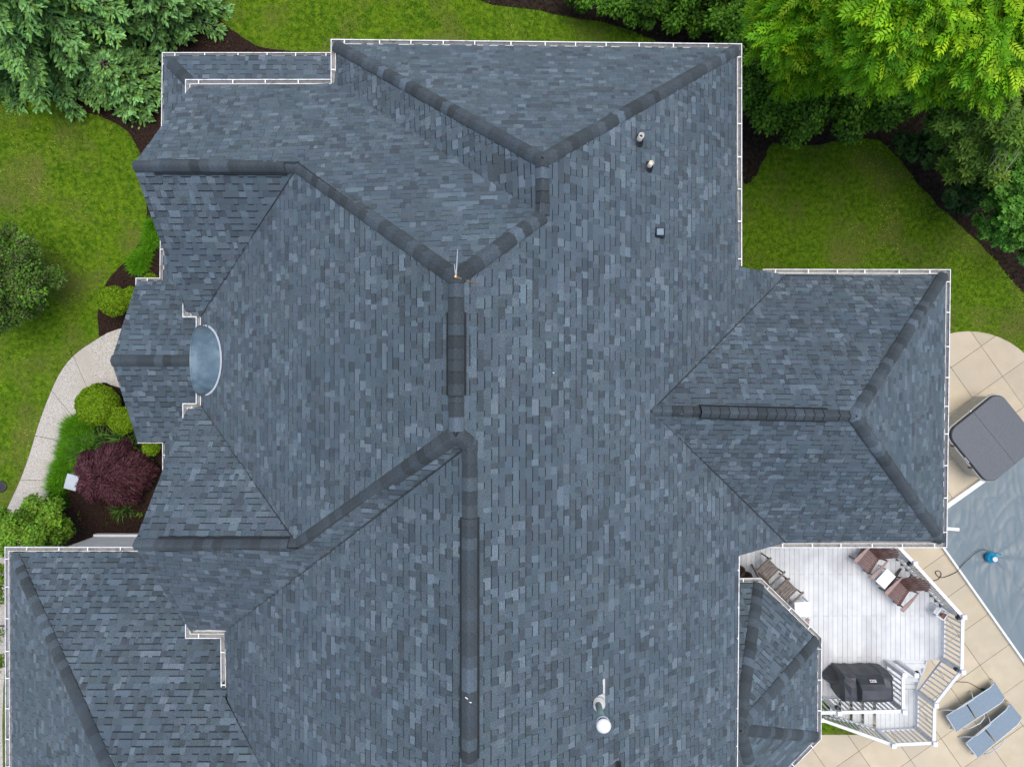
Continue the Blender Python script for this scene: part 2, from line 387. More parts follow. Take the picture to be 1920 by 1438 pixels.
v['Eb'] = np.array([v['C2'][0] - .06, YB, v['C2'][2]]); v['RB'] = np.array([v['T2'][0], YB, v['T2'][2]])
d = v['V2'] - v['W3b']; v['V3'] = v['V2'] + d * 1.3
d = v['Hx'] - v['GC']; v['H2'] = v['Hx'] + d * .3
v['GR'] = np.array([-5.6, v['GC'][1], v['GC'][2]]); v['GB'] = np.array([v['GC'][0] + .05, YB, v['GC'][2]])
v['W3c'] = np.array([v['V3'][0], YB, v['V3'][2]])
v['Hb'] = np.array([v['H2'][0], YB, v['H2'][2]])
SL = 17.62
sk = lambda x, y: np.array([x, y, H - SL + .35 * (min(x + 8.62, 8.10 - y) if y > 6 else (x + 8.62))])
v.update(k0=np.array([-8.62, 8.10, H - SL]), k1=np.array([-4.3, 8.10, H - SL]), k2=np.array([-4.3, 6.3, H - SL + .35 * 1.8]), k3=np.array([-6.82, 6.3, H - SL + .35 * 1.8]),
         k4=np.array([-8.62, 2.2, H - SL]), k5=np.array([-6.5, 2.2, H - SL + .35 * 2.12]), k6=np.array([-6.5, 6.0, H - SL + .35 * 2.12]),
         k7=np.array([-8.60, -1.1, H - SL]), k8=np.array([-8.60, -4.2, H - SL]), k9=np.array([-6.5, -4.2, H - SL + .35 * 2.1]), k10=np.array([-6.5, -1.1, H - SL + .35 * 2.1]))
pr = .53; rd = H - 16.5; pe = H - 17.58
v.update(o0=np.array([-9.30, pr, rd]), o1=np.array([-6.6, pr, rd]), o2=np.array([-9.28, 2.52, pe]), o3=np.array([-6.6, 2.52, pe]), o4=np.array([-9.27, -1.42, pe]), o5=np.array([-6.6, -1.42, pe]))
by = H - 18.4
n1, n2, n3b, n4 = np.array([6.40, -5.18, by]), np.array([7.90, -6.66, by]), np.array([7.88, -9.16, by]), np.array([6.40, -10.66, by])
ap = np.array([5.22, -7.92, H - 16.25]); n0 = np.array([4.6, -5.18, by]); wtop = np.array([4.6, -7.92, H - 16.25]); n5 = np.array([4.6, -10.66, by])
v.update(n0=n0, n1=n1, n2=n2, n3=n3b, n4=n4, n5=n5, ap=ap, wt=wtop)
SLOPES = {
    'E': 'Pk B B2 Vn X0 Vs C2 Eb RB T2 T R Q', 'NH': 'A B Pk', 'W1': 'A Pk Q A2', 'N1': 'G1a A2 Q R S Gt', 'S1': 'Gt S Va S1e',
    'N2': 'Gt2 U Vb N2e', 'W2': 'R T U Vb W2b W2a Va S', 'S2': 'Gt2 G2a G2b T2 T U', 'W3': 'T2 RB W3c V3 V2 W3b W3a G2b',
    'GN': 'GC GR W3b V2 V3 H2', 'GW': 'GC H2 Hb GB', 'GT': 'H2 V3 W3c Hb', 'WN': 'X0 XA NE Vn', 'WS': 'X0 XA SE Vs', 'WE': 'XA NE SE',
    'KN': 'k0 k1 k2 k3', 'KW': 'k0 k3 k6 k5 k4', 'KS': 'k7 k10 k9 k8', 'PN': 'o0 o1 o3 o2', 'PS': 'o0 o1 o5 o4',
    'b1': 'n0 n1 ap wt', 'b2': 'n1 n2 ap', 'b3': 'n2 n3 ap', 'b4': 'n3 n4 ap', 'b5': 'n4 n5 wt ap'}
EXPO = .143
PAL = [((.077, .103, .129), .46), ((.068, .090, .112), .22), ((.055, .071, .088), .11), ((.096, .126, .157), .14), ((.118, .153, .188), .07)]
pc_, pp = [np.array(a) * np.array([1.13, 1.09, 1.06]) for a, b in PAL], np.array([b for a, b in PAL]); pp = pp / pp.sum()
def tabcol():
    c = pc_[rng.choice(len(pc_), p=pp)]; return tuple(c * rng.uniform(.9, 1.1) * np.array([rng.uniform(.92, 1.02), 1, rng.uniform(.94, 1.03)]))
NORM = {}; pieces = []; slopes = {}
for key, names in SLOPES.items():
    pts = [v[n] for n in names.split()]; A = np.array(pts); c0 = A.mean(0)
    n = np.linalg.svd(A - c0)[2][2]; n = n if n[2] > 0 else -n
    t = nrm(np.array([0, 0, 1.]) - n[2] * n); s = np.cross(t, n); NORM[key] = n
    res = np.abs((A - c0) @ n).max()
    if res > .08: print('slope', key, 'residual %.3f' % res, 'pitch %.2f' % math.tan(math.acos(n[2])))
    poly = [((p - c0) @ s, (p - c0) @ t) for p in pts]
    W3 = lambda a, b, h: c0 + s * a + t * b + n * h
    m_ = MB(); m_.add([W3(a, b, -.012) for a, b in poly] + [W3(a, b, -.06) for a, b in poly], [list(range(len(poly))), list(range(len(poly), 2 * len(poly)))[::-1]] + [[i, (i + 1) % len(poly), len(poly) + (i + 1) % len(poly), len(poly) + i] for i in range(len(poly))], (.05, .065, .085))
    so = m_.part('roof_slope', M['shingle'], house); slopes[key] = so
    tmin = min(b for a, b in poly); tmax = max(b for a, b in poly)
    def hspan(tt):
        xs = []
        for i in range(len(poly)):
            (x0, y0), (x1, y1) = poly[i], poly[(i + 1) % len(poly)]
            if (y0 > tt) != (y1 > tt): xs.append(x0 + (x1 - x0) * (tt - y0) / (y1 - y0))
        xs.sort(); return list(zip(xs[::2], xs[1::2]))
    r = 0; t0 = tmin - .005
    while t0 < tmax - .02:
        t1 = t0 + EXPO; lo = hspan(max(t0, tmin) + .003); hi = hspan(min(t1, tmax) - .003); mi = hspan((max(t0, tmin) + min(t1, tmax)) / 2)
        if len(lo) != len(hi): lo = hi = mi
        for (l0, r0), (l1, r1) in zip(lo, hi):
            sp = min(l0, l1) - rng.uniform(0, .3); end = max(r0, r1); tooth = rng.random() < .5
            while sp < end:
                wd = rng.uniform(.075, .19) if rng.random() < .84 else rng.uniform(.19, .36)
                q = [(sp, t0), (sp + wd, t0), (sp + wd, t1), (sp, t1)]; whole = sp > max(l0, l1) + .02 and sp + wd < min(r0, r1) - .02 and t1 < tmax
                if not whole:
                    dt = t1 - t0
                    q = clip_half(q, -dt, (l1 - l0), -dt * l0 + (l1 - l0) * t0); q = clip_half(q, dt, -(r1 - r0), dt * r0 - (r1 - r0) * t0) if len(q) > 2 else q
                    if t1 > tmax and len(q) > 2: q = clip_half(q, 0, 1, tmax)
                if len(q) > 2:
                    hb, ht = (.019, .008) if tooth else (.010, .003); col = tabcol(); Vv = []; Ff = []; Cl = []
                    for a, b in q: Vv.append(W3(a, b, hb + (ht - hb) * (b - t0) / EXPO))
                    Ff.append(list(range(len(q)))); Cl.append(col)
                    bot = [i for i, (a, b) in enumerate(q) if abs(b - t0) < 1e-6]
                    if len(bot) >= 2:
                        i0 = min(bot, key=lambda i: q[i][0]); i1 = max(bot, key=lambda i: q[i][0]); k = len(Vv)
                        Vv += [W3(q[i0][0], t0, -.004), W3(q[i1][0], t0, -.004)]; Ff.append([i0, k, k + 1, i1]); Cl.append(tuple(.55 * x for x in col))  # butt face darkened in colour as its shadow
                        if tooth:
                            k = len(Vv); dk = tuple(.3 * x for x in PAL[0][0])  # dark strip: printed granule band, with the tooth's shadow line painted in
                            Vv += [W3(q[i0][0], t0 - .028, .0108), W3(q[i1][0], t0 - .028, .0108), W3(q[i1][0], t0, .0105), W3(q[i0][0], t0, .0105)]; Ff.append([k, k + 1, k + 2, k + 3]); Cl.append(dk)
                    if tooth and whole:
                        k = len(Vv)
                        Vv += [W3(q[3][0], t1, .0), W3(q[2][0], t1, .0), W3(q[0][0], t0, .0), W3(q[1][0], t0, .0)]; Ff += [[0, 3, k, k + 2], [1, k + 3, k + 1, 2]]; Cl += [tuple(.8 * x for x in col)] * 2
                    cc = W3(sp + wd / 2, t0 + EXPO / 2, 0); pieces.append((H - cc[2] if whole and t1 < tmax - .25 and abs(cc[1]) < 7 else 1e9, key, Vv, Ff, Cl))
                sp += wd; tooth = not tooth if rng.random() < .85 else tooth
        t0 = t1; r += 1
order = sorted(range(len(pieces)), key=lambda i: pieces[i][0]); single = set(order[:300]); fields = {k: MB() for k in SLOPES}
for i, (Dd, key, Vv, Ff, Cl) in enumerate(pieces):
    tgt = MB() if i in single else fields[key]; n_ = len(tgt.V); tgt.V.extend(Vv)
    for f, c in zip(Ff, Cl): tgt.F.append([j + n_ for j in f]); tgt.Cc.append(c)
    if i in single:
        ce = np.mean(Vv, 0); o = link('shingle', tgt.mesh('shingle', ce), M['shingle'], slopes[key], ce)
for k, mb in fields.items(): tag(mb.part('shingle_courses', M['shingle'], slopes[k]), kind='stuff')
print('shingle pieces', len(pieces))

# hip and ridge caps
CAPC = [(.042, .052, .060), (.049, .061, .070), (.062, .080, .096), (.034, .041, .046), (.088, .116, .143), (.048, .063, .076)]
cap_count = 0
def caps(a, b, ka, kb, wd=.15, ex=.2, lift=0.0, parent=None, ext=0.0, hw=.0):
    """a = low end, b = high end of the line"""
    global cap_count
    a = np.array(a, float); b = np.array(b, float); d = nrm(b - a); a = a - d * ext; L = np.linalg.norm(b - a)
    nA, nB = NORM[ka], NORM[kb]; up = nrm(nA + nB)
    def side(n):
        s_ = np.cross(n, d); s_ = s_ if s_[2] < 0 else -s_; return nrm(s_)
    aA, aB = side(nA), side(nB)
    if aA @ aB > .2: aB = aB - 2 * (aB @ np.cross(d, up)) * np.cross(d, up)
    if parent is None:
        m_ = MB(); m_.add([a + aA * .1 - up * .0, b + aA * .1, b + up * .012, a + up * .012, a + aB * .1, b + aB * .1], [[0, 1, 2, 3], [3, 2, 5, 4]], CAPC[0]); parent = m_.part('ridge_line', M['shingle'], house)
    k = 0; st = MB()
    while k * ex < L:
        l0 = k * ex; l1 = min(l0 + ex + .02, L); c = CAPC[rng.choice(6, p=[.28, .26, .16, .10, .06, .14])]; jit = rng.uniform(.92, 1.08); c = tuple(x * jit * 1.12 for x in c)
        V = []
        for l, e, sk_ in ((l0, .026, 0), (l1, .002, 0)):
            p = a + d * l + up * (lift + e)
            V += [p + aA * wd + nA * .006, p + aA * wd * .72 + nA * .034, p + aA * wd * .34 + up * .038, p + up * .046, p + aB * wd * .34 + up * .038, p + aB * wd * .72 + nB * .034, p + aB * wd + nB * .006]
        base = [q - up * .034 for q in V[:7]]; Fs = [[i, i + 1, 8 + i, 7 + i] for i in range(6)]; V2 = V + base
        tgt = MB(); tgt.add(V2, Fs, c); tgt.add(V2, [[14 + i, 15 + i, i + 1, i] for i in range(6)] + [[0, 7, 14], [6, 20, 13]], tuple(.3 * x for x in c))
        if cap_count < 300:
            ce = np.mean(V2, 0); link('ridge_cap', tgt.mesh('ridge_cap', ce + org(parent) * 0, True), M['shingle'], parent, ce); cap_count += 1
        else:
            n_ = len(st.V); st.V.extend(tgt.V); st.F.extend([[j + n_ for j in f] for f in tgt.F]); st.Cc.extend(tgt.Cc)
        k += 1
    if st.V: tag(st.part('ridge_cap_run', M['shingle'], parent, True), kind='stuff')
def vent(a, b, ka, kb, wd=.165):
    a = np.array(a, float); b = np.array(b, float); d = nrm(b - a); nA, nB = NORM[ka], NORM[kb]; up = nrm(nA + nB)
    s1 = np.cross(nA, d); s1 = s1 if s1[2] < 0 else -s1; s2 = np.cross(nB, d); s2 = s2 if s2[2] < 0 else -s2; s1, s2 = nrm(s1), nrm(s2)
    m_ = MB(); V = []
    for p in (a, b): V += [p + s1 * (wd + .03), p + s1 * (wd + .03) + up * .062, p + up * .075, p + s2 * (wd + .03) + up * .062, p + s2 * (wd + .03)]
    m_.add(V, [[0, 1, 6, 5], [1, 2, 7, 6], [2, 3, 8, 7], [3, 4, 9, 8], [4, 3, 2, 1, 0], [5, 6, 7, 8, 9]])
    o = m_.part('ridge_vent', M['black'], house); caps(a, b, ka, kb, wd=wd - .014, ex=.18, lift=.06, parent=o)
on = lambda a, b, px: a + (b - a) * float(np.clip((px - 0), 0, 1))
def cut(a, b, f): return a + (b - a) * f
Rr, Tt = v['R'], v['T']
caps(cut(Tt, Rr, .02), cut(Tt, Rr, .25), 'E', 'W2', ex=.22); vent(cut(Tt, Rr, .25), cut(Tt, Rr, .78), 'E', 'W2'); caps(cut(Tt, Rr, .78), Rr, 'E', 'W2', ex=.22)
RBv = v['T2'].copy(); RBv[1] = P(880, 1425, 10.89)[1]; RB0 = v['T2'].copy(); RB0[1] = P(880, 972, 10.89)[1]
caps(RB0, v['T2'], 'E', 'W3', ex=.21); vent(RBv, RB0, 'E', 'W3'); caps(v['RB'], RBv, 'E', 'W3', ex=.21)
caps(v['Q'], v['R'], 'N1', 'E'); caps(v['Q'], v['Pk'], 'W1', 'E'); caps(v['S'], v['R'], 'N1', 'W2'); caps(v['U'], v['T'], 'S2', 'W2'); caps(v['T2'], v['T'], 'S2', 'E')
caps(v['A'], v['Pk'], 'NH', 'W1'); caps(v['B'], v['Pk'], 'NH', 'E')
gS = v['S'] - v['Gt']; caps(v['Gt'], cut(v['Gt'], v['S'], .12), 'N1', 'S1'); vent(cut(v['Gt'], v['S'], .12), cut(v['Gt'], v['S'], .92), 'N1', 'S1'); caps(cut(v['Gt'], v['S'], .92), v['S'], 'N1', 'S1')
caps(v['Gt2'], cut(v['Gt2'], v['U'], .14), 'N2', 'S2'); vent(cut(v['Gt2'], v['U'], .14), cut(v['Gt2'], v['U'], .94), 'N2', 'S2'); caps(cut(v['Gt2'], v['U'], .94), v['U'], 'N2', 'S2')
caps(v['X0'], cut(v['X0'], v['XA'], .24), 'WN', 'WS'); vent(cut(v['X0'], v['XA'], .24), cut(v['X0'], v['XA'], .87), 'WN', 'WS'); caps(cut(v['X0'], v['XA'], .87), v['XA'], 'WN', 'WS')
caps(v['NE'], v['XA'], 'WN', 'WE'); caps(v['SE'], v['XA'], 'WS', 'WE'); caps(cut(v['GC'], v['H2'], .02), v['H2'], 'GN', 'GW'); caps(cut(v['k0'], v['k3'], .1), v['k3'], 'KN', 'KW'); caps(v['o0'], v['o1'], 'PN', 'PS')
caps(v['n1'], v['ap'], 'b1', 'b2'); caps(v['n2'], v['ap'], 'b2', 'b3'); caps(v['n3'], v['ap'], 'b3', 'b4'); caps(v['n4'], v['ap'], 'b4', 'b5')

for a, b, k in (('S', 'Va', 'W2'), ('U', 'Vb', 'W2'), ('X0', 'Vn', 'E'), ('X0', 'Vs', 'E'), ('T2', 'G2b', 'W3')):
    m_ = MB(); m_.beam(v[a] + np.array([0, 0, .03]), v[b] + np.array([0, 0, .03]), .015, .012, (.03, .038, .047), NORM[k]); m_.part('valley_cut', M['shingle'], house)
# gutters with hangers, fascia and soffit
PROF = [(.030, -.115), (0, -.045), (0, 0), (.020, 0), (.020, -.012), (.008, -.04), (.034, -.095), (.098, -.095), (.098, -.004), (.110, -.004), (.110, -.115), (.030, -.115)]
GCOL = [(.7, .71, .72)] * 4 + [(.5, .5, .5), (.5, .5, .5), (.27, .26, .23), (.5, .5, .5), (.82, .82, .82), (.7, .7, .7), (.7, .7, .7)]  # grey inner faces: dirt plus the trough's shade put into the colour
def gutter(pts, side, soff=.5, h0=.3, hs=.74):
    pts = [np.array(p, float) for p in pts]; n = len(pts); nr = []
    for i in range(n - 1):
        d = nrm((pts[i + 1] - pts[i])[:2]); nr.append(np.array([-d[1], d[0]]) * side)
    mit = []
    for i in range(n):
        a = nr[max(i - 1, 0)]; b = nr[min(i, n - 2)]; mit.append((a + b) / (1 + a @ b))
    m_ = MB(); V = [np.array([p[0] + m[0] * o, p[1] + m[1] * o, p[2] + z]) for p, m in zip(pts, mit) for o, z in PROF]; k = len(PROF)
    for i in range(n - 1):
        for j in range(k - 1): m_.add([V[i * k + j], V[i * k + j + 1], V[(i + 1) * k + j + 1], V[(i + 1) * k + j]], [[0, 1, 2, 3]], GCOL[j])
    for e in (0, n - 1): m_.add([V[e * k + j] for j in (0, 1, 2, 8, 9, 10)], [[0, 1, 2, 3, 4, 5]], (.8, .8, .8))
    g = m_.part('gutter', M['gutter'], house); s_ = MB()
    for i in range(n - 1):
        q = [np.array([pts[a][0] + mit[a][0] * o, pts[a][1] + mit[a][1] * o, pts[a][2] - .12]) for a, o in ((i, .10), (i + 1, .10), (i + 1, soff), (i, soff))]; s_.add(q, [[0, 1, 2, 3]], (.9, .9, .9))
    s_.part('soffit', M['siding'], g)
    for i in range(n - 1):
        L = np.linalg.norm(pts[i + 1] - pts[i]); d = (pts[i + 1] - pts[i]) / L; l = h0
        while l < L - .12:
            p = pts[i] + d * l; nn = np.array([*nr[i], 0]); hb_ = MB(); a = p + nn * .008 + np.array([0, 0, .002]); b = p + nn * .100 + np.array([0, 0, .004]); hb_.beam(a, b, .022, .008, (.9, .9, .9)); hb_.part('hanger', M['gutter'], g); l += hs * random.uniform(.88, 1.12)
gut = lambda l, D: [P(a, b, D) for a, b in l]
gutter(gut([(634, 98.5), (303.5, 98.5), (299, 521), (254, 521), (254, 548)], 17.645), 1)
gutter(gut([(258, 810), (258, 831), (304, 831), (305, 1025), (8.5, 1025), (11.5, 1850)], 17.74), 1)
gutter(gut([(620, 157), (620, 73.5), (1391.5, 82), (1391.5, 499)], 15.53), -1)
gutter(gut([(347, 180), (347, 149), (622, 148.5)], 15.63), -1)
gutter(gut([(342, 561), (342, 595), (367, 595), (367, 622)], 15.72), 1)
gutter(gut([(342, 784), (342, 756), (367, 756), (367, 732)], 15.72), -1)
gutter(gut([(347, 1170), (347, 1197), (413, 1197), (414, 1309)], 15.63), 1)
gutter(gut([(1430, 504.5), (1783, 505), (1776, 1027), (1438, 1027)], 16.83), -1)
ge = P(1387, 1043, 15.53); ge2 = ge.copy(); ge2[1] = YB; ge2[0] -= .1; gutter([ge, ge2], -1)
bb = P(1384, 1086, 18.38); bc = [np.array([4.9, bb[1] + .01, by]), np.array([6.47, bb[1] + .02, by]), np.array([8.04, -6.58, by]), np.array([8.03, -9.23, by]), np.array([6.47, -10.8, by]), np.array([4.9, -10.78, by])]
gutter([p - np.array([0, 0, .03]) for p in bc], -1)

# walls
def wall(poly, z0, z1):
    m_ = MB(); V, Fs = prism(poly, z0, z1); m_.add(V, Fs, (.95, .95, .95)); return m_
def clap(p0, p1, z0, z1, out):     # lapped siding boards on one wall face
    p0 = np.array(p0, float); p1 = np.array(p1, float); k = 0; m_ = MB(); z = z0; o = np.array(out, float)
    while z < z1:
        zt = min(z + .115, z1); a0, a1 = p0 + o * .022, p1 + o * .022; b0, b1 = p0 + o * .006, p1 + o * .006
        m_.add([(*a0, z), (*a1, z), (*b1, zt), (*b0, zt), (*p0, z), (*p1, z)], [[0, 1, 2, 3], [4, 5, 1, 0]], (1, 1, 1)); z += .115
    return m_
wl = wall([(-5.85, -14.7), (4.42, -14.7), (4.42, 6.9), (-3.45, 6.9), (-3.45, 6.1), (-6.45, 6.1), (-6.45, -4.9), (-5.85, -4.9)], -.1, 6.86).part('wall', M['siding'], house)
wall([(3.9, -3.25), (9.75, -3.25), (9.75, 2.1), (3.9, 2.1)], -.1, H - 16.9).part('wall', M['siding'], house)
gw = wall([(-12.3, -14.7), (-6.3, -14.7), (-6.3, -4.52), (-12.3, -4.52)], .9, H - 17.8).part('wall', M['siding'], house)
tag(clap((-12.3, -4.52), (-6.5, -4.52), 1.45, H - 17.85, (0, 1)).part('siding_boards', M['siding'], gw), kind='stuff')
tag(clap((-12.3, -4.52), (-12.3, -14.7), 1.45, H - 17.85, (-1, 0)).part('siding_boards', M['siding'], gw), kind='stuff')
wt = MB(); wt.box((-9.4, -4.47, 1.5), (5.84, .06, .2), 0, (1.3, 1.3, 1.3)); wt.part('base_trim', M['siding'], gw)
wall([(-8.2, 2.3), (-6.3, 2.3), (-6.3, 6.2), (-4.0, 6.2), (-4.0, 7.65), (-8.2, 7.65)], .9, H - 17.72).part('wall', M['siding'], house)
wall([(-8.2, -4.6), (-6.3, -4.6), (-6.3, -1.2), (-8.2, -1.2)], .9, H - 17.72).part('wall', M['siding'], house)
wall([(4.3, -5.6), (6.2, -5.6), (7.5, -6.9), (7.5, -8.95), (6.2, -10.25), (4.3, -10.25)], -.1, by - .1).part('wall', M['siding'], house)
for y0, zt, zb, hw_ in ((v['Gt'][1], v['Gt'][2] - .12, 6.8, 2.2), (v['Gt2'][1], v['Gt2'][2] - .12, 6.8, 2.2)):
    m_ = MB(); V = [(-6.75, y0 - hw_, zb), (-6.75, y0 + hw_, zb), (-6.75, y0, zt), (-6.45, y0 - hw_, zb), (-6.45, y0 + hw_, zb), (-6.45, y0, zt)]
    m_.add(V, [[0, 2, 1], [3, 4, 5], [0, 1, 4, 3], [1, 2, 5, 4], [2, 0, 3, 5]], (.95, .95, .95)); m_.part('gable_wall', M['siding'], house)
for yy in (2.15, -1.05):
    m_ = MB(); V, Fs = lathe([(.16, 0), (.16, .12), (.12, .16), (.105, 3.2), (.15, 3.3), (.15, 3.42)], 16, (-9.0, yy, 1.4)); m_.add(V, Fs, (1, 1, 1)); m_.part('porch_column', M['white'], house, True)
m_ = MB(); m_.box((-8.0, pr, pe - .12), (2.5, 3.7, .2), 0, (.9, .9, .9)); m_.part('porch_ceiling', M['siding'], house)
# rake boards under the gable edges
for a, b in (('Gt', 'G1a'), ('Gt', 'S1e'), ('Gt2', 'N2e'), ('Gt2', 'G2a'), ('o0', 'o2'), ('o0', 'o4'), ('B2', 'Vn'), ('C2', 'Vs')):
    m_ = MB(); off = np.array([.05, 0, -.24]) if a[0] in 'Go' else np.array([0, -.03 if a == 'B2' else .03, -.12]); m_.beam(v[a] + off, v[b] + off, .03, .16, (.95, .95, .95)); m_.part('rake_board', M['white'], house)

# arched metal dormer roof over the entry
dx0 = P(367, 675, 15.6)[0] + .07; dyc = P(367, 675, 15.35)[1]; dr = .76; dh = .52; zb = H - 15.72; dm = MB(); NV = 28; VV = []
for i in range(NV + 1):
    t = math.pi * i / NV; y = dyc + dr * math.cos(t); z = zb + dh * math.sin(t) ** .9
    xb = dx0 + (z - (H - 15.75)) / .83 + .22
    for k in range(7): f = k / 6; VV.append((dx0 + (xb - dx0) * f, y, z + .05 * math.sin(math.pi * f * .5) * math.sin(t)))
dm.add(VV, [[i * 7 + k, (i + 1) * 7 + k, (i + 1) * 7 + k + 1, i * 7 + k + 1] for i in range(NV) for k in range(6)])
do = dm.part('arched_dormer_roof', M['metal'], house, True)
dm = MB(); pts = [np.array(VV[i * 7]) + np.array([-.012, 0, -.006]) for i in range(NV + 1)]; dm.tube(pts, .02, 6, (.9, .9, .9)); dm.part('dormer_edge_trim', M['metal'], do, True)
dm = MB(); pts = [np.array(VV[i * 7 + 6]) + np.array([-.20, 0, .03]) for i in range(NV + 1)]
for a, b in zip(pts[:-1], pts[1:]): dm.beam(a, b, .05, .012, (1.0, 1.0, 1.0), NORM['W2'])
dm.part('dormer_flashing', M['alu'], do)
dm = MB(); pts = [np.array(VV[i * 7]) + np.array([.03, 0, 0]) for i in range(NV + 1)]; dm.add(pts, [list(range(NV + 1))], (.8, .8, .8)); dm.part('dormer_face', M['white'], do)

# roof penetrations
def on_E(px, py, dz=0.0):
    n = NORM['E']; p0 = v['Pk']; r = P(px, py, 1.0) - np.array([0, 0, H]); o_ = np.array([0, 0, H]); t = ((p0 - o_) @ n) / (r @ n); return o_ + r * t
def pipe(px, py, h, r, matn, boot=True, lean=(0, 0)):
    b = on_E(px, py); m_ = MB(); V, Fs = lathe([(r, -.15), (r, h), (r * .8, h), (r * .8, h - .12)], 18, b); m_.add(V, Fs, (1, 1, 1)); p = m_.part('vent_pipe', matn, house, True)
    m_ = MB(); V, Fs = lathe([(r * .78, h - .11), (r * .78, h - .1)], 14, b); m_.add(V, Fs, (1, 1, 1)); m_.part('pipe_bore', M['black'], p)
    if boot:
        m_ = MB(); n = NORM['E']; q = nrm(np.cross(n, [0, 1, 0])); w2 = np.cross(n, q); k = 20; V = []
        for rr, hh in ((r * 2.5, .02), (r * 2.3, .035), (r * 1.7, .05), (r * 1.25, .11), (r * 1.02, .13)):
            for j in range(k): t = 2 * math.pi * j / k; V.append(b + (q * math.cos(t) + w2 * math.sin(t)) * rr + (n * .4 + np.array([0, 0, .6])) * hh)
        m_.add(V, [[i * k + j, i * k + (j + 1) % k, (i + 1) * k + (j + 1) % k, (i + 1) * k + j] for i in range(4) for j in range(k)]); m_.part('pipe_boot', M['black'], p, True)
    return p, b
pipe(1197, 265, .33, .052, M['pvc']); pt, pb = pipe(1216, 314, .28, .046, M['pvc'])
m_ = MB(); V, Fs = lathe([(.03, .24), (.03, .262)], 12, pb); m_.add(V, Fs); m_.part('pipe_insert', M['copper'], pt)
pipe(1156, 1436, .3, .05, M['pvc'])
b = on_E(1234, 438); m_ = MB(); n = NORM['E']; q = nrm(np.cross([0, 1, 0], n)); y_ = np.array([0, 1., 0])
def slab_on(c, hx, hy, h0, h1, mb):
    V = [c + q * a * hx + y_ * b_ * hy + n * h for h in (h0, h1) for a, b_ in ((-1, -1), (1, -1), (1, 1), (-1, 1))]; mb.add(V, [[0, 3, 2, 1], [4, 5, 6, 7], [0, 1, 5, 4], [1, 2, 6, 5], [2, 3, 7, 6], [3, 0, 4, 7]])
slab_on(b, .12, .085, .0, .07, m_); vb = m_.part('box_vent', M['black'], house)
m_ = MB(); V, Fs = box(b + np.array([.01, 0, .13]), (.13, .12, .05)); m_.add(V, Fs); m_.part('vent_hood', M['sling'], vb)
# flue with rain cap
b = on_E(1121, 1317); tp = P(1131, 1357, H - b[2] - .95); m_ = MB(); m_.tube([b - np.array([0, 0, .1]), b + (tp - b) * .93], .058, 18); fl = m_.part('flue_pipe', M['green'], house, True)
m_ = MB(); V, Fs = lathe([(.13, .01), (.125, .05), (.085, .1), (.07, .1)], 24, b + np.array([0, 0, .02])); m_.add(V, Fs); slab_on(b + q * .07 + y_ * .01, .085, .13, .005, .03, m_); slab_on(b + q * .13 + y_ * .26, .026, .14, .005, .03, m_); m_.part('flue_flashing', M['pvc'], fl)
m_ = MB(); V, Fs = lathe([(.11, -.09), (.115, -.02), (.10, -.02), (.10, -.09)], 28, tp); m_.add(V, Fs); m_.part('cap_collar', M['alu'], fl, True)
m_ = MB(); V, Fs = lathe([(.122, .0), (.124, .02), (.1, .045), (.05, .058), (.01, .06)], 28, tp + np.array([0, 0, .05])); m_.add(V, Fs); m_.part('rain_cap', M['white'], fl, True)
# lightning rod on the ridge peak
rb = v['R'] + np.array([0, 0, .05]); m_ = MB(); m_.tube([rb, P(856, 505, H - rb[2] - .1), P(858, 468, H - rb[2] - .3)], [.013, .009, .004], 6); m_.tube([rb, P(852, 496, H - rb[2] - .06)], [.009, .004], 6); lr = m_.part('lightning_rod', M['alu'], house)
m_ = MB(); m_.tube([rb, on_E(878, 528) + np.array([0, 0, .05]), on_E(901, 533) + np.array([0, 0, .04])], [.011, .008, .004], 6); V, Fs = lathe([(.03, -.02), (.03, .02), (.015, .04)], 10, rb); m_.add(V, Fs); m_.part('rod_base', M['copper'], lr)
# bird droppings and bits of debris on the shingles
for px, py in ((1037, 700), (872, 1308), (921, 117), (1106, 1250), (1030, 300), (733, 748), (1604, 778), (884, 1318)):
    if px > 1500: continue
    if 850 < px < 890 and py > 900: bpt = np.array([*((P(px, py, 10.75))[:2]), v['T2'][2] + .115])
    elif px < 855 or py < 290: continue
    else: bpt = on_E(px, py) + NORM['E'] * .03
    m_ = MB(); m_.beam(bpt, bpt + np.array([random.uniform(-.05, .05), random.uniform(-.03, .03), .0]), .013, .008, (1, 1, 1), NORM['E']); m_.part('dropping', M['white'], house)

# ================================================================= DECK
DZ = 1.5; RH = .95
deck = tag(empty('deck', (9.0, -6.5, 0)), 'raised white deck with railing and turning stair behind the house', 'deck')
jm = MB(); jm.add([(x, y, DZ - .045) for x, y in [(4.45, -3.3), (9.7, -3.3), (12.72, -6.55), (12.7, -8.14), (11.08, -8.2), (11.08, -9.25), (4.45, -9.25)]], [[6, 5, 4, 3, 2, 1, 0]], (.25, .25, .25)); jm.part('joist_layer', M['wood'], deck)
bx = 4.5; BW = .1425; row = 0
while bx < 12.70:
    xm = bx + BW / 2; yt = -3.3 if xm < 9.6 else -3.3 - (xm - 9.6) * 1.07; yb = -9.25 if xm < 11.05 else -8.17
    cuts = [yt] + sorted([y for y in (-4.42 + (.0 if row % 2 else -1.22) - .0, -6.86 + (.0 if row % 2 else -1.22), -8.9) if yb + .25 < y < yt - .25], reverse=True) + [yb]
    for a, b in zip(cuts[:-1], cuts[1:]):
        m_ = MB(); c = random.uniform(.93, 1.06); m_.box((xm, (a + b) / 2, DZ - .0125 + random.uniform(-.0015, .0015)), (BW - .007, a - b - .006, .025), 0, (c, c, c * 1.005)); m_.part('deck_board', M['deck'], deck)
    bx += BW; row += 1
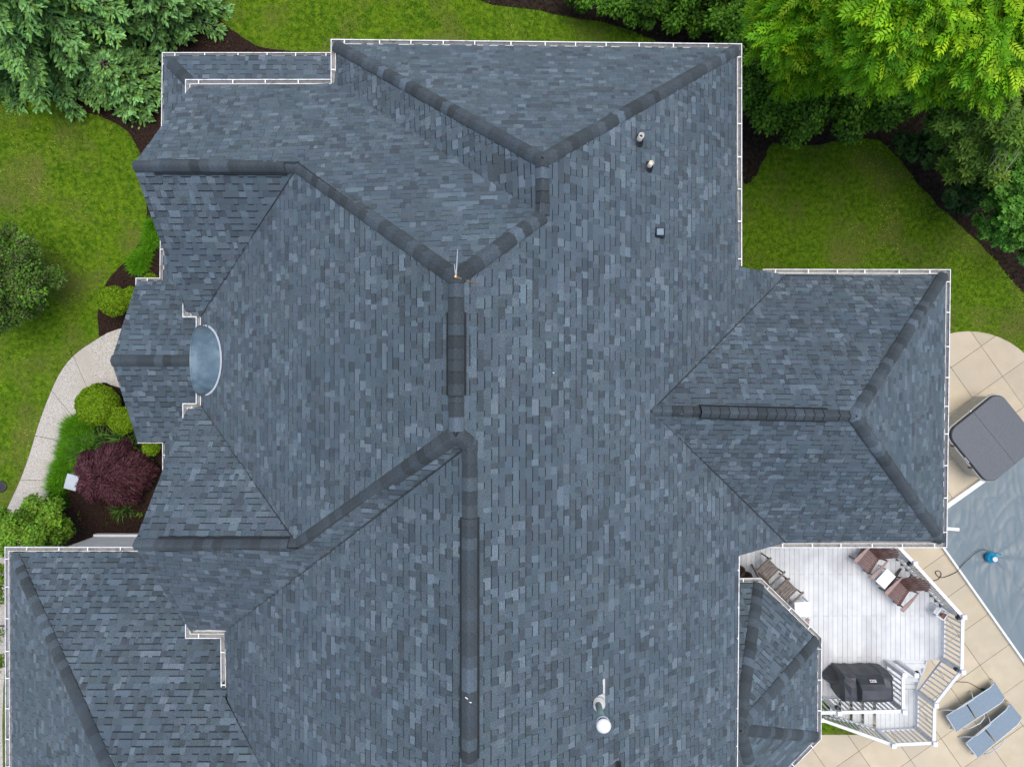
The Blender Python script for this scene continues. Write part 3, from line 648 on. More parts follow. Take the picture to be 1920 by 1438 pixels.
def post(x, y, z0, z1, wd=.1):
    m_ = MB(); m_.box((x, y, (z0 + z1) / 2), (wd, wd, z1 - z0), 0, (1.0, 1.0, 1.0)); p = m_.part('post', M['white'], deck)
    m_ = MB(); m_.box((x, y, z1 + .015), (wd + .03, wd + .03, .03), 0, (1.04, 1.04, 1.04)); m_.part('post_cap', M['white'], p, bevel=.006)
    return p
def rail(a, b, za, zb, h=RH, sp=.137, wdt=.09):
    a = np.array([a[0], a[1]], float); b = np.array([b[0], b[1]], float); L = np.linalg.norm(b - a)
    A3 = np.array([*a, za]); B3 = np.array([*b, zb]); up = np.array([0, 0, 1.])
    m_ = MB(); m_.beam(A3 + up * (h - .02), B3 + up * (h - .02), wdt, .04, (1.05, 1.05, 1.05)); m_.part('top_rail', M['white'], deck)
    m_ = MB(); m_.beam(A3 + up * .09, B3 + up * .09, .04, .07, (.98, .98, .98)); m_.part('bottom_rail', M['white'], deck)
    n = max(1, int(L / sp)); an = math.atan2(b[1] - a[1], b[0] - a[0])
    for i in range(n):
        t = (i + .5) / n; p = A3 + (B3 - A3) * t; m_ = MB(); m_.box((p[0], p[1], p[2] + h / 2 + .03), (.034, .034, h - .14), an, (.97, .97, .97)); m_.part('baluster', M['white'], deck)
K1, K2, Kd = (12.73, -6.57), (12.70, -8.12), (11.35, -5.06); M1, M2, M3 = (11.04, -8.20), (11.05, -9.24), (9.22, -9.28)
LZ = .84; P3, P4, P5 = (12.33, -9.36), (12.30, -10.47), (11.10, -10.53)
rail((9.8, -3.42), Kd, DZ, DZ); rail(Kd, K1, DZ, DZ); rail(K1, K2, DZ, DZ); rail(M1, M2, DZ, DZ); rail(M2, M3, DZ, DZ); rail(M3, (8.05, -9.3), DZ, DZ)
rail(K2, P3, DZ - .02, LZ); rail(P3, P4, LZ, LZ); rail(P4, P5, LZ, LZ); rail(P5, (9.35, -10.15), LZ, .1)
for p in (Kd, K1, K2, M1, M2, M3): post(p[0], p[1], 0.0, DZ + RH + .06)
for p in (P3, P4, P5): post(p[0], p[1], 0.0, LZ + RH + .06)
post(11.40, -8.22, 0.0, DZ + RH + .02); post(9.33, -10.13, 0, 1.1)
for i in range(4):      # upper flight, going down towards the bottom of the picture
    y = -8.32 - .275 * i; z = DZ - .165 * (i + 1) + .02
    for s_ in (-.07, .07): m_ = MB(); m_.box((11.72, y + s_, z), (1.18, .132, .035), 0, (1, 1, 1)); m_.part('stair_tread', M['deck'], deck)
    m_ = MB(); m_.box((11.72, y + .15, z + .08), (1.18, .02, .13), 0, (.92, .92, .92)); m_.part('stair_riser', M['deck'], deck)
for x in (11.12, 12.30): m_ = MB(); m_.beam((x, -8.18, DZ - .16), (x, -9.42, LZ - .12), .05, .24, (.95, .95, .95)); m_.part('stringer', M['white'], deck)
xx = 11.1
while xx < 12.26:
    m_ = MB(); m_.box((xx + .07, -9.91, LZ - .0125), (.136, 1.2, .025), 0, (1, 1, 1)); m_.part('landing_board', M['deck'], deck); xx += .1425
m_ = MB(); m_.box((11.68, -10.52, LZ - .1), (1.24, .05, .17), 0, (.9, .9, .9)); m_.box((12.31, -9.98, LZ - .1), (.05, 1.06, .17), 0, (.9, .9, .9)); m_.part('landing_rim', M['white'], deck)
for i in range(4):      # lower flight, going down to the left
    x = 10.94 - .275 * i; z = LZ - .165 * (i + 1) + .02
    for s_ in (-.07, .07): m_ = MB(); m_.box((x + s_, -9.95, z), (.132, 1.0, .035), 0, (1, 1, 1)); m_.part('stair_tread', M['deck'], deck)
for y in (-9.42, -10.47): m_ = MB(); m_.beam((11.08, y, LZ - .16), (9.85, y, .05), .05, .24, (.95, .95, .95)); m_.part('stringer', M['white'], deck)
m_ = MB(); m_.box((8.0, -9.29, DZ - .14), (6.2, .05, .22), 0, (.9, .9, .9)); m_.part('rim_board', M['white'], deck)
m_ = MB(); m_.beam((9.75, -3.4, DZ - .14), (12.76, -6.58, DZ - .14), .05, .22, (.9, .9, .9)); m_.beam((12.75, -6.6, DZ - .14), (12.73, -8.15, DZ - .14), .05, .22, (.9, .9, .9)); m_.part('rim_board', M['white'], deck)
def lamp(p, dx, dy):
    m_ = MB(); c = (p[0] + dx, p[1] + dy, DZ + RH - .1); V, Fs = lathe([(.03, -.1), (.05, -.06), (.055, .0), (.045, .04), (.02, .06)], 12, c); m_.add(V, Fs); m_.box((p[0] + dx * .5, p[1] + dy * .5, DZ + RH - .12), (abs(dx) + .03, abs(dy) + .03, .03)); l_ = m_.part('post_lamp', M['black'], deck, True)
    m_ = MB(); V, Fs = lathe([(.04, 0), (.02, .015)], 12, (c[0], c[1], c[2] + .06)); m_.add(V, Fs); m_.part('lamp_lens', M['lampglass'], l_)
lamp(Kd, -.08, -.06); lamp(K1, -.08, -.08); lamp(K2, -.1, .02); lamp((11.40, -8.22), .1, .02); lamp(M3, .0, .1)

# ================================================================= FURNITURE
def copy_tree(o, parent=None):
    c = o.copy(); C.objects.link(c); c.parent = parent
    for ch in [x for x in C.objects if x.parent == o]: copy_tree(ch, c)
    return c
def adirondack():
    t = empty('adirondack_chair', (0, 0, 0)); br = M['brown']            # local: faces +x, ground at z=0
    S = lambda x: .36 - (.36 - .25) * (x + .3) / -.6 if False else .38 + (x - .27) * .22   # seat drops to the rear
    for i in range(7):
        x = .27 - i * .083; m_ = MB(); m_.box((x, 0, S(x)), (.07, .56, .02), 0, (1.15, 1.1, 1.1)); m_.local('seat_slat', br, t, bevel=.004)
    m_ = MB(); m_.box((.31, 0, .345), (.02, .56, .08), 0, (1, 1, 1)); m_.local('front_apron', br, t)
    for k in range(7):
        y = (k - 3) * .09; a = (k - 3) * 1.6; L = .95 - .012 * (k - 3) ** 2 * 1.9; p0 = np.array([-.24, y * .88, .27]); dr_ = nrm(np.array([-.46, math.tan(math.radians(a)) * .55, .88])); p1 = p0 + dr_ * L
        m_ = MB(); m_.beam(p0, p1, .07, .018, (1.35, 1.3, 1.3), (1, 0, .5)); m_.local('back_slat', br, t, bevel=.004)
    for z, f in ((.45, .2), (.78, .58)):
        p = np.array([-.24, 0, .27]) + nrm(np.array([-.46, 0, .88])) * (.86 * f) + np.array([-.03, 0, -.012]); m_ = MB(); m_.beam(p + np.array([0, -.3, 0]), p + np.array([0, .3, 0]), .06, .025, (.85, .85, .85)); m_.local('back_brace', br, t)
    for s_ in (-1, 1):
        pts = [(.40, .30), (.42, .36), (.40, .425), (.2, .43), (-.1, .40), (-.36, .37), (-.38, .33), (-.1, .325), (.2, .30)]; pts = [(a, b * s_) for a, b in pts]
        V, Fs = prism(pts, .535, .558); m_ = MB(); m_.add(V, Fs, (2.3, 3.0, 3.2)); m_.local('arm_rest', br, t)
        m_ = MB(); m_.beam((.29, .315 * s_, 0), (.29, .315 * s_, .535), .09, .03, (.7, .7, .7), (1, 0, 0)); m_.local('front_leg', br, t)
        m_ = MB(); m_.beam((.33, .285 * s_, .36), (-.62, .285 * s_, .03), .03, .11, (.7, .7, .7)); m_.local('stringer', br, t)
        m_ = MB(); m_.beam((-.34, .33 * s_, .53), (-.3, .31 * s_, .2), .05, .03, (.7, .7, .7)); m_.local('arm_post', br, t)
    return t
ad1 = adirondack(); ang = math.radians(-134)
fr = np.array([math.cos(ang), math.sin(ang)])
def put(o, px, py, h, ang_, fwd, z):      # put the point fwd metres ahead of the origin at pixel px,py
    p = P(px, py, H - z - h); o.location = (p[0] - math.cos(ang_) * fwd, p[1] - math.sin(ang_) * fwd, z); o.rotation_euler = (0, 0, ang_)
put(ad1, 1616, 1064, .36, ang, .31, DZ); tag(ad1, 'brown slatted garden chair nearest the house gutter on the white deck', 'chair', 'brown garden chairs on the deck')
ad2 = copy_tree(ad1); put(ad2, 1673, 1124, .36, ang, .31, DZ); tag(ad2, 'brown slatted garden chair in the middle of the deck beside the railing', 'chair', 'brown garden chairs on the deck')
ad1.scale = ad2.scale = (.93, .93, .93); ad3 = copy_tree(ad1); put(ad3, 1485, 1168, .36, math.radians(75), .1, DZ); tag(ad3, 'brown garden chair mostly hidden under the bay roof edge', 'chair', 'brown garden chairs on the deck')
def side_table(px, py, sx, sy, h, rz):
    p = P(px, py, H - DZ - h); t = empty('side_table', (p[0], p[1], DZ), rz)
    m_ = MB(); m_.box((0, 0, h - .012), (sx, sy, .024), 0, (1.1, 1.1, 1.1)); m_.local('table_top', M['white'], t, bevel=.006)
    for a in (-1, 1):
        for b in (-1, 1): m_ = MB(); m_.beam((a * (sx / 2 - .04), b * (sy / 2 - .04), h - .024), (a * (sx / 2 - .01), b * (sy / 2 - .01), 0), .035, .035, (.95, .95, .95)); m_.local('leg', M['white'], t)
    m_ = MB(); m_.box((0, 0, .16), (sx - .08, sy - .08, .018), 0, (.95, .95, .95)); m_.local('lower_shelf', M['white'], t); return t
tag(side_table(1661, 1085, .49, .35, .45, math.radians(48)), 'small white table standing between the two brown garden chairs', 'table', 'white side tables on the deck')
tag(side_table(1505, 1142, .46, .42, .5, math.radians(2)), 'small white table at the edge of the bay roof', 'table', 'white side tables on the deck')
def slat_chair():
    t = empty('slatted_chair', (0, 0, 0)); wd = M['wood']
    for i in range(6): m_ = MB(); m_.box((0, -.2 + i * .08, .41), (.46, .06, .02)); m_.local('seat_slat', wd, t)
    m_ = MB(); m_.box((.22, 0, .385), (.04, .5, .05)); m_.box((-.22, 0, .385), (.04, .5, .05)); m_.local('seat_rail', wd, t)
    for i in range(6): m_ = MB(); m_.beam((-.24, -.2 + i * .08, .46), (-.36, -.2 + i * .08, .88), .05, .018, (1, 1, 1), (1, 0, 0)); m_.local('back_slat', wd, t)
    m_ = MB(); m_.beam((-.37, -.27, .9), (-.37, .27, .9), .06, .035); m_.local('top_rail', wd, t)
    for s_ in (-1, 1):
        m_ = MB(); m_.beam((-.3, .28 * s_, .63), (.3, .28 * s_, .65), .055, .025); m_.local('arm_rest', wd, t)
        m_ = MB(); m_.beam((.24, .28 * s_, 0), (.24, .28 * s_, .64), .045, .035); m_.local('front_leg', wd, t)
        m_ = MB(); m_.beam((-.2, .27 * s_, 0), (-.38, .27 * s_, .92), .045, .035); m_.local('rear_leg', wd, t)
    return t
sc1 = slat_chair(); a_ = math.radians(45); put(sc1, 1440, 1068, .42, a_, 0, DZ); tag(sc1, 'weathered wooden slatted chair in the corner by the house wall', 'chair', 'weathered slatted chairs beside the bay')
sc2 = copy_tree(sc1); put(sc2, 1474, 1106, .42, a_, 0, DZ); tag(sc2, 'weathered wooden slatted chair half under the slanted bay gutter', 'chair', 'weathered slatted chairs beside the bay')
def pot(px, py, r, h, mt, z, label, inner=None):
    p = P(px, py, H - z - h); m_ = MB(); V, Fs = lathe([(r * .7, 0), (r, h * .9), (r * 1.08, h * .9), (r * 1.08, h), (r * .92, h), (r * .88, h * .85)], 20, (p[0], p[1], z)); m_.add(V, Fs); t = empty('plant_pot', (p[0], p[1], z)); m_.part('pot_body', mt, t, True)
    m_ = MB(); V, Fs = lathe([(r * .9, h * .84), (r * .5, h * .87)], 16, (p[0], p[1], z)); m_.add(V, Fs); m_.part('pot_soil', inner or M['soil'], t); tag(t, label, 'pot')
pot(1387, 1071, .16, .3, M['darkpot'], DZ, 'dark round pot against the house wall under the gutter')
pot(1400, 1083, .17, .3, M['darkpot'], DZ, 'dark round pot beside the slatted chair at the bay corner')
# white plant stand with a small clay pot
p = P(1767, 1151, H - DZ - .5); st = empty('plant_stand', (p[0], p[1], DZ), math.radians(-35))
m_ = MB()
for a, b in (((-.13, -.13), (.13, -.13)), ((.13, -.13), (.13, .13)), ((.13, .13), (-.13, .13)), ((-.13, .13), (-.13, -.13))): m_.beam((*a, .5), (*b, .5), .03, .02, (1, 1, 1))
m_.local('stand_frame', M['white'], st)
m_ = MB(); m_.box((0, 0, .3), (.24, .24, .015), 0, (.95, .95, .95)); m_.local('stand_shelf', M['white'], st)
for a in (-.12, .12):
    for b in (-.12, .12): m_ = MB(); m_.box((a, b, .25), (.025, .025, .5), 0, (1, 1, 1)); m_.local('leg', M['white'], st)
tag(st, 'square white plant stand in the deck corner by the railing', 'stand')
pot(1771, 1155, .075, .14, M['terra'], DZ + .35, 'small clay pot on the white plant stand', M['terra'])

# covered grill
gx0, gx1, gy0, gy1 = 9.38, 10.82, -8.98, -8.24
gt = empty('covered_grill', ((gx0 + gx1) / 2, (gy0 + gy1) / 2, DZ))
sect = [(0, .06), (-.01, .45), (.02, .80), (.10, .9), (.2, 1.06), (.34, 1.16), (.58, 1.15), (.70, 1.05), (.74, .78), (.75, .4), (.745, .06)]   # depth from the front, height
xs_ = [0, .05, .2, .36, .40, .62, .86, 1.10, 1.16, 1.32, 1.42, 1.44]; NX = len(xs_); V = []
for i, x in enumerate(xs_):
    low = x < .38 or x > 1.12
    for d_, h_ in sect:
        hh = h_
        if low and h_ > .8: hh = .84 + (h_ - .8) * .28
        if i in (0, NX - 1): hh = min(hh, .62) if h_ > .3 else hh
        if i in (1, NX - 2): hh = min(hh, .86)
        fl = .04 * math.sin(x * 17 + d_ * 5) * (1 if h_ < .85 else .35); ins = .06 if i in (0, NX - 1) else 0
        V.append((gx0 + x + .015 * math.sin(h_ * 14 + d_ * 9), gy1 - (d_ * (1 - 2 * ins) + ins * .75) + fl * .5 - (.05 if low and h_ > .3 and d_ > .5 else 0), DZ + hh + .012 * math.sin(x * 23 + d_ * 11)))
ns = len(sect); m_ = MB(); m_.add(V, [[i * ns + j, i * ns + j + 1, (i + 1) * ns + j + 1, (i + 1) * ns + j] for i in range(NX - 1) for j in range(ns - 1)] + [list(range(ns)), [(NX - 1) * ns + j for j in range(ns)][::-1]], (1, 1, 1))
m_.part('fabric_cover', M['grill'], gt)
m_ = MB(); V = [(gx0 - .02, gy1 - .06, DZ + .05), (gx0 - .26, gy1 - .3, DZ + .1), (gx0 - .24, gy1 - .42, DZ + .12), (gx0 + .0, gy1 - .6, DZ + .1), (gx0 + .04, gy1 - .3, DZ + .7), (gx0 + .05, gy1 - .08, DZ + .5)]; m_.add(V, [[0, 1, 4, 5], [1, 2, 4], [2, 3, 4]], (1, 1, 1)); m_.part('loose_flap', M['grill'], gt)
c = np.array([gx0 + .78, gy1 - .145, DZ + 1.0]); up_ = nrm(np.array([0, -.5, .8])); m_ = MB(); e = np.array([1., 0, 0]); f = nrm(np.array([0, -.53, .85])); nn = -np.cross(e, f); c = c + nn * .012
m_.add([c + e * a + f * b + nn * .015 for a, b in ((-.09, -.045), (.09, -.045), (.09, .045), (-.09, .045))], [[0, 1, 2, 3]], (1, 1, 1)); lb = m_.part('label_patch', M['white'], gt)
m_ = MB(); V, Fs = [c + e * (-.05 + .026 * math.cos(t)) + f * (.026 * math.sin(t)) + nn * .018 for t in np.linspace(0, 2 * math.pi, 14, endpoint=False)], [list(range(14))]; m_.add(V, Fs); m_.part('red_emblem', M['redprint'], lb)
m_ = MB()
for k in range(3): m_.add([c + e * (a + k * .027) + f * b + nn * .018 for a, b in ((-.012, -.02), (.006, -.02), (.006, .015), (-.012, .015))], [[0, 1, 2, 3]])
m_.part('dark_print', M['lampglass'], lb)
tag(gt, 'grill under a black fabric cover with a small white label', 'grill')

# sun loungers
def lounger():
    t = empty('sun_lounger', (0, 0, 0)); L, Wd, z = 1.88, .56, .33      # local: head at x=0, foot at x=L
    def sheet_(x0, x1, drop):
        m_ = MB(); n = 8; V = []
        for i in range(n + 1):
            f = i / n; x = x0 + (x1 - x0) * f; dz = -.10 * max(0, (f - .75) / .25) ** 2 if drop else 0
            for k in range(5): y = (k / 4 - .5) * Wd; V.append((x, y, z + dz - .018 * math.sin(math.pi * k / 4)))
        V += [(a, b, c - .012) for a, b, c in V]; N = (n + 1) * 5
        Fs = [[i * 5 + k, (i + 1) * 5 + k, (i + 1) * 5 + k + 1, i * 5 + k + 1] for i in range(n) for k in range(4)]; Fs += [[N + a for a in f[::-1]] for f in Fs]
        m_.add(V, Fs); return m_
    sheet_(0, .71, False).local('back_sling', M['sling'], t, True); sheet_(.76, L, True).local('seat_sling', M['sling'], t, True)
    for s_ in (-1, 1):
        y = s_ * (Wd / 2 + .012); m_ = MB(); m_.tube([(0, y, z), (.73, y, z), (1.6, y, z), (1.8, y, z - .06), (1.88, y * .98, z - .16), (1.9, y * 1.0, .02)], .014, 8); m_.local('side_rail', M['alu'], t, True)
        ya = s_ * (Wd / 2 + .05); m_ = MB(); m_.tube([(.22, ya, .34), (.4, ya + .02 * s_, .44), (.72, ya + .035 * s_, .47), (.95, ya, .42), (1.08, ya, .2), (1.14, ya, .015)], .015, 8); m_.local('arm', M['alu'], t, True)
        m_ = MB(); m_.tube([(.3, y, z), (.15, ya, .18), (-.02, ya + .02 * s_, .015)], .016, 8); m_.local('rear_leg', M['alu'], t, True)
    m_ = MB(); m_.tube([(.735, -Wd / 2, z - .03), (.735, Wd / 2, z - .03)], .012, 8); m_.local('cross_bar', M['black'], t); m_ = MB(); m_.tube([(0, -Wd / 2, z - .015), (0, Wd / 2, z - .015)], .013, 8); m_.tube([(L - .02, -Wd / 2, z - .13), (L - .02, Wd / 2, z - .13)], .013, 8); m_.local('end_bar', M['alu'], t)
    return t
l1 = lounger(); l1.location = (13.69, -10.59, .03); l1.rotation_euler = (0, 0, math.radians(32.6)); tag(l1, 'grey blue sling sun lounger nearer the deck stair', 'sun lounger', 'sun loungers on the patio')
l2 = copy_tree(l1); l2.location = (14.33, -11.42, .03); l2.rotation_euler = (0, 0, math.radians(39.5)); tag(l2, 'grey blue sling sun lounger in the bottom corner of the patio', 'sun lounger', 'sun loungers on the patio')

# hot tub
tb = empty('hot_tub', (14.62, -1.66, .03), math.radians(39))
def rrect(hx, hy, r, n=8):
    pts = []
    for cx, cy, a0 in ((hx - r, hy - r, 0), (-hx + r, hy - r, 90), (-hx + r, -hy + r, 180), (hx - r, -hy + r, 270)):
        for i in range(n + 1): a = math.radians(a0 + 90 * i / n); pts.append((cx + r * math.cos(a), cy + r * math.sin(a)))
    return pts
def ring(mb, spec, col=(1, 1, 1)):
    V = []; n = None
    for hx, r, z in spec:
        pp_ = rrect(hx, hx, r); n = len(pp_); V += [(a, b, z) for a, b in pp_]
    mb.add(V, [[i * n + k, i * n + (k + 1) % n, (i + 1) * n + (k + 1) % n, (i + 1) * n + k] for i in range(len(spec) - 1) for k in range(n)], col); return V, n
m_ = MB(); ring(m_, [(.98, .3, 0), (1.0, .32, .7), (1.06, .36, .74), (1.06, .36, .82), (1.0, .3, .83)]); m_.local('tub_shell', M['shell'], tb, True)
m_ = MB(); ring(m_, [(1.015, .34, .79), (1.03, .34, .8), (1.025, .34, .90)]); m_.local('cover_skirt', M['black'], tb, True)
for s_ in (-1, 1):
    m_ = MB(); pp_ = [p for p in rrect(1.02, 1.02, .34) if p[0] * s_ > 0]; pp_ = [(s_ * .006, pp_[0][1])] + pp_ if False else pp_
    pl = sorted(pp_, key=lambda p: math.atan2(p[1], p[0] * s_)); pl = [(s_ * .004, -1.02)] + pl + [(s_ * .004, 1.02)]
    V = [(a, b, .895) for a, b in pl] + [(a * .985 if abs(a) > .1 else a, b * .985, .935 if abs(a) > .1 else .95) for a, b in pl]; n = len(pl)
    m_.add(V, [list(range(n, 2 * n)) if s_ > 0 else list(range(n, 2 * n))[::-1]] + [[i, (i + 1) % n, n + (i + 1) % n, n + i] for i in range(n)]); m_.local('cover_half', M['vinyl'], tb)
for y in (-.3, .55): m_ = MB(); m_.box((-1.065, y, .78), (.03, .05, .16)); m_.local('cover_strap', M['black'], tb)
m_ = MB(); m_.box((-1.03, -.02, .86), (.012, .2, .055), 0, (1, 1, 1)); m_.local('maker_plate', M['white'], tb)
m_ = MB(); m_.box((.0, 1.055, .8), (.06, .03, .12)); m_.local('cover_hinge', M['alu'], tb)
tag(tb, 'square hot tub under a folding dark grey vinyl cover', 'hot tub')

# pool cover pump with its cord
p = P(1858, 1045, H - .14); pm = empty('cover_pump', (p[0], p[1], .09))
m_ = MB(); V, Fs = lathe([(.17, 0), (.175, .03), (.16, .05), (.165, .09), (.13, .13), (.075, .16), (.075, .2)], 20, (p[0], p[1], .09)); m_.add(V, Fs); m_.part('pump_housing', M['blue'], pm, True)
m_ = MB(); V, Fs = lathe([(.08, .2), (.08, .215), (.03, .22)], 16, (p[0] + .03, p[1] - .02, .085)); m_.add(V, Fs); m_.part('pump_top', M['alu'], pm)
m_ = MB(); m_.tube([(p[0] + .05, p[1] + .1, .2), (p[0] + .14, p[1] + .14, .22), (p[0] + .3, p[1] + .1, .16)], .025, 8); m_.part('hose_stub', M['blue'], pm, True)
tag(pm, 'round blue pump sitting on the pool cover', 'pump')
cp = smooth([(1852, 1033), (1845, 1030), (1830, 1036), (1812, 1052), (1800, 1064), (1795, 1071), (1786, 1076), (1770, 1082), (1760, 1081), (1754, 1073), (1760, 1070), (1765, 1076), (1760, 1085), (1750, 1089), (1735, 1093)], 4)
m_ = MB(); m_.tube([P(a, b, H - (.135 if a > 1797 else .055)) for a, b in cp], .011, 6); tag(m_.thing('power_cord', M['cord']), 'thin dark cord looping from the blue pump across the patio', 'cord')
cp = smooth([(1786, 1276), (1800, 1278), (1815, 1279), (1829, 1286), (1838, 1291), (1848, 1294), (1856, 1292), (1860, 1286), (1868, 1284)], 4)
m_ = MB(); m_.tube([P(a, b, H - .045) for a, b in cp], .010, 6); ec = m_.thing('extension_cord', M['cord'])
q_ = P(1844, 1292, H - .05); m_ = MB(); m_.box((q_[0], q_[1], .065), (.14, .07, .06), -.2); m_.part('green_connector', M['gcord'], ec); tag(ec, 'cord with a green connector lying behind the sun lounger', 'cord')
m_ = MB(); a = P(1775, 989, H - .12); b_ = P(1797, 992, H - .1); m_.beam((a[0] - .6, a[1] + .02, .14), (b_[0], b_[1], .12), .1, .07, (1, 1, 1)); tag(m_.thing('downspout_extension', M['white']), 'white downspout end poking out over the pool cover', 'downspout')
# valve cover, utility box
p = PG(3, 912); m_ = MB(); V, Fs = lathe([(.17, .0), (.17, .04), (.15, .05), (.02, .055)], 20, p); m_.add(V, Fs); tag(m_.thing('valve_cover', M['black'], p), 'round black valve cover set in the front lawn', 'valve cover')
p = PG(152, 900); ub = empty('utility_box', p, math.radians(-15)); m_ = MB(); m_.box((0, 0, .22), (.34, .42, .44), 0, (.6, .63, .68)); m_.local('box_body', M['white'], ub, bevel=.01); m_ = MB(); m_.box((0, 0, .455), (.36, .44, .03), 0, (.62, .66, .72)); m_.local('box_lid', M['white'], ub, bevel=.008); tag(ub, 'pale grey utility box beside the burgundy maple', 'utility box')

# ================================================================= PLANTS
def leafT(l, wd, fold=.15):
    return np.array([(0, 0, 0), (wd / 2, l * .45, fold * wd), (0, l, -.12 * l), (-wd / 2, l * .45, fold * wd)], float), np.array([[0, 1, 2, 3]])
def compoundT(L=.42, n=6, l=.15, wd=.05):
    V = []; Fq = []
    def lf(p, ang):
        v0, f0 = leafT(l, wd); cs, sn = math.cos(ang), math.sin(ang); b = len(V)
        for a, bb_, c in v0: V.append((p[0] + a * cs - bb_ * sn, p[1] + a * sn + bb_ * cs, p[2] + c - .25 * p[1] ** 2))
        Fq.append([b, b + 1, b + 2, b + 3])
    for i in range(n):
        y = L * (i + .6) / n
        for s_ in (-1, 1): lf((0, y, 0), s_ * math.radians(62 - 4 * i))
    lf((0, L, 0), 0); return np.array(V), np.array(Fq)
def whorlT(l=.12, wd=.045, n=5):
    V = []; Fq = []
    for k in range(n):
        v0, f0 = leafT(l, wd); a = 2 * math.pi * k / n + .3; cs, sn = math.cos(a), math.sin(a); b = len(V); tilt = .45
        for x, y, z in v0: V.append((x * cs - y * sn, x * sn + y * cs, z + y * tilt))
        Fq.append([b, b + 1, b + 2, b + 3])
    return np.array(V), np.array(Fq)
def scatter(T, pos, nor, tip, sc, cols):
    Vt, Ft = T; N = len(pos); k = len(Vt); z = nor / (np.linalg.norm(nor, axis=1, keepdims=True) + 1e-9)
    y = tip - (tip * z).sum(1, keepdims=True) * z; y /= (np.linalg.norm(y, axis=1, keepdims=True) + 1e-9); x = np.cross(y, z)
    V = pos[:, None, :] + sc[:, None, None] * (Vt[None, :, 0:1] * x[:, None, :] + Vt[None, :, 1:2] * y[:, None, :] + Vt[None, :, 2:3] * z[:, None, :])
    Fc = (np.arange(N)[:, None, None] * k + Ft[None]).reshape(-1, Ft.shape[1]); return V.reshape(-1, 3), Fc, np.repeat(cols, len(Ft), 0)
def rdir(n, upb=0.0):
    d_ = rng.normal(size=(n, 3)); d_[:, 2] += upb; return d_ / np.linalg.norm(d_, axis=1, keepdims=True)
def crown_pts(blobs, per_m2, sub=14, upb=.5, subr=.38):
    PP = []; NN = []; CI = []
    for bi, (c, r) in enumerate(blobs):
        k = max(5, int(sub * (r ** .7))); D_ = rdir(k, upb)
        for j in range(k):
            sc = np.array(c) + D_[j] * r * rng.uniform(.55, .85); sr = r * subr * rng.uniform(.7, 1.3); n = int(per_m2 * 4 * math.pi * sr * sr) + 4
            dd = rdir(n, .5); PP.append(sc + dd * sr * rng.uniform(.5, 1.08, (n, 1))); NN.append(dd * .6 + D_[j] * .4); CI.append(np.full(n, rng.normal(1, .14)))
    return np.concatenate(PP), np.concatenate(NN), np.concatenate(CI)
def plant(name, label, cat, base, blobs, T, per_m2, cols, sc=(.8, 1.25), group=None, trunk=.08, matn='leaf', sub=14, upb=.5, nrand=.55, nup=.5, part='crown', limbs=True, subr=.38):
    base = np.array(base, float); t = empty(name, base); pos, nor, ci = crown_pts(blobs, per_m2, sub, upb, subr); N = len(pos)
    ok = pos[:, 2] > base[2] + .03; pos, nor, ci = pos[ok], nor[ok], ci[ok]; N = len(pos)
    tip = nor * 1.0 + rng.normal(size=(N, 3)) * .8; tip[:, 2] -= .25; nn = nor * .5 + rng.normal(size=(N, 3)) * nrand; nn[:, 2] = np.abs(nn[:, 2]) + nup
    cl = np.array(cols); col = cl[rng.integers(0, len(cl), N)] * ci[:, None] * rng.uniform(.85, 1.15, (N, 1))
    V, Fc, cc = scatter(T, pos, nn, tip, rng.uniform(sc[0], sc[1], N), col)
    link(part, mesh_np(name, V - base, Fc, np.clip(cc, 0, 1)), M[matn], t)
    if trunk:
        cen = np.mean([b[0] for b in blobs], 0); m_ = MB(); top = base + (cen - base) * .85; mid = base + (top - base) * .5 + np.array([.0, .05, .1])
        m_.tube([base - np.array([0, 0, .1]), base + (mid - base) * .3, mid, top], [trunk * 1.3, trunk, trunk * .75, trunk * .4], 8); m_.part('trunk', M['bark'], t, True)
        if limbs:
            for c, r in blobs:
                m_ = MB(); f = rng.uniform(.45, .9); st_ = base + (top - base) * f; c = np.array(c); m_.tube([st_, (st_ + c) / 2 + rng.normal(size=3) * .06, c], [trunk * .5, trunk * .3, trunk * .12], 6); m_.part('limb', M['bark'], t, True)
    tag(t, label, cat, group); return t
B = lambda px, py, D, r: (P(px, py, D), r)
WAL = [(.17, .40, .008), (.22, .46, .010), (.10, .29, .008), (.34, .54, .016)]
grpN = 'trees along the back garden bed'
cT = compoundT(.36, 6, .12, .045)
plant('leafy_tree', 'bright yellow green feathery tree nearest the upper right roof corner', 'tree', PG(1470, 140), [B(1472, 55, 16.2, .7), B(1535, 45, 15.8, .85), B(1568, 95, 16.2, .7), B(1512, 105, 16.8, .7), B(1466, 15, 16.6, .6), B(1525, -15, 15.6, .9), B(1490, 140, 17.6, .45), B(1555, 125, 17.3, .5), B(1440, 70, 17.2, .35)], cT, 50, WAL, group=grpN, trunk=.14)
plant('leafy_tree', 'bright yellow green feathery tree hanging over the middle of the shrub row', 'tree', PG(1620, 150), [B(1650, 35, 13.6, .85), B(1690, 95, 14.1, .65), B(1735, 30, 13.2, .7), B(1752, 105, 14.3, .5), B(1640, 105, 14.6, .6), B(1700, -20, 13, .9), B(1745, 135, 14.8, .4), B(1610, 60, 15, .5)], cT, 50, WAL, group=grpN, trunk=.13)
plant('leafy_tree', 'bright yellow green feathery tree in the upper right corner', 'tree', PG(1740, 160), [B(1850, 50, 13.0, .7), B(1862, 115, 13.6, .55), B(1820, 0, 13, .8), B(1905, 10, 13, .6), B(1780, 0, 13.5, .6), B(1845, 140, 14, .4), B(1890, 60, 13.4, .5)], cT, 50, WAL, group=grpN, trunk=.13)
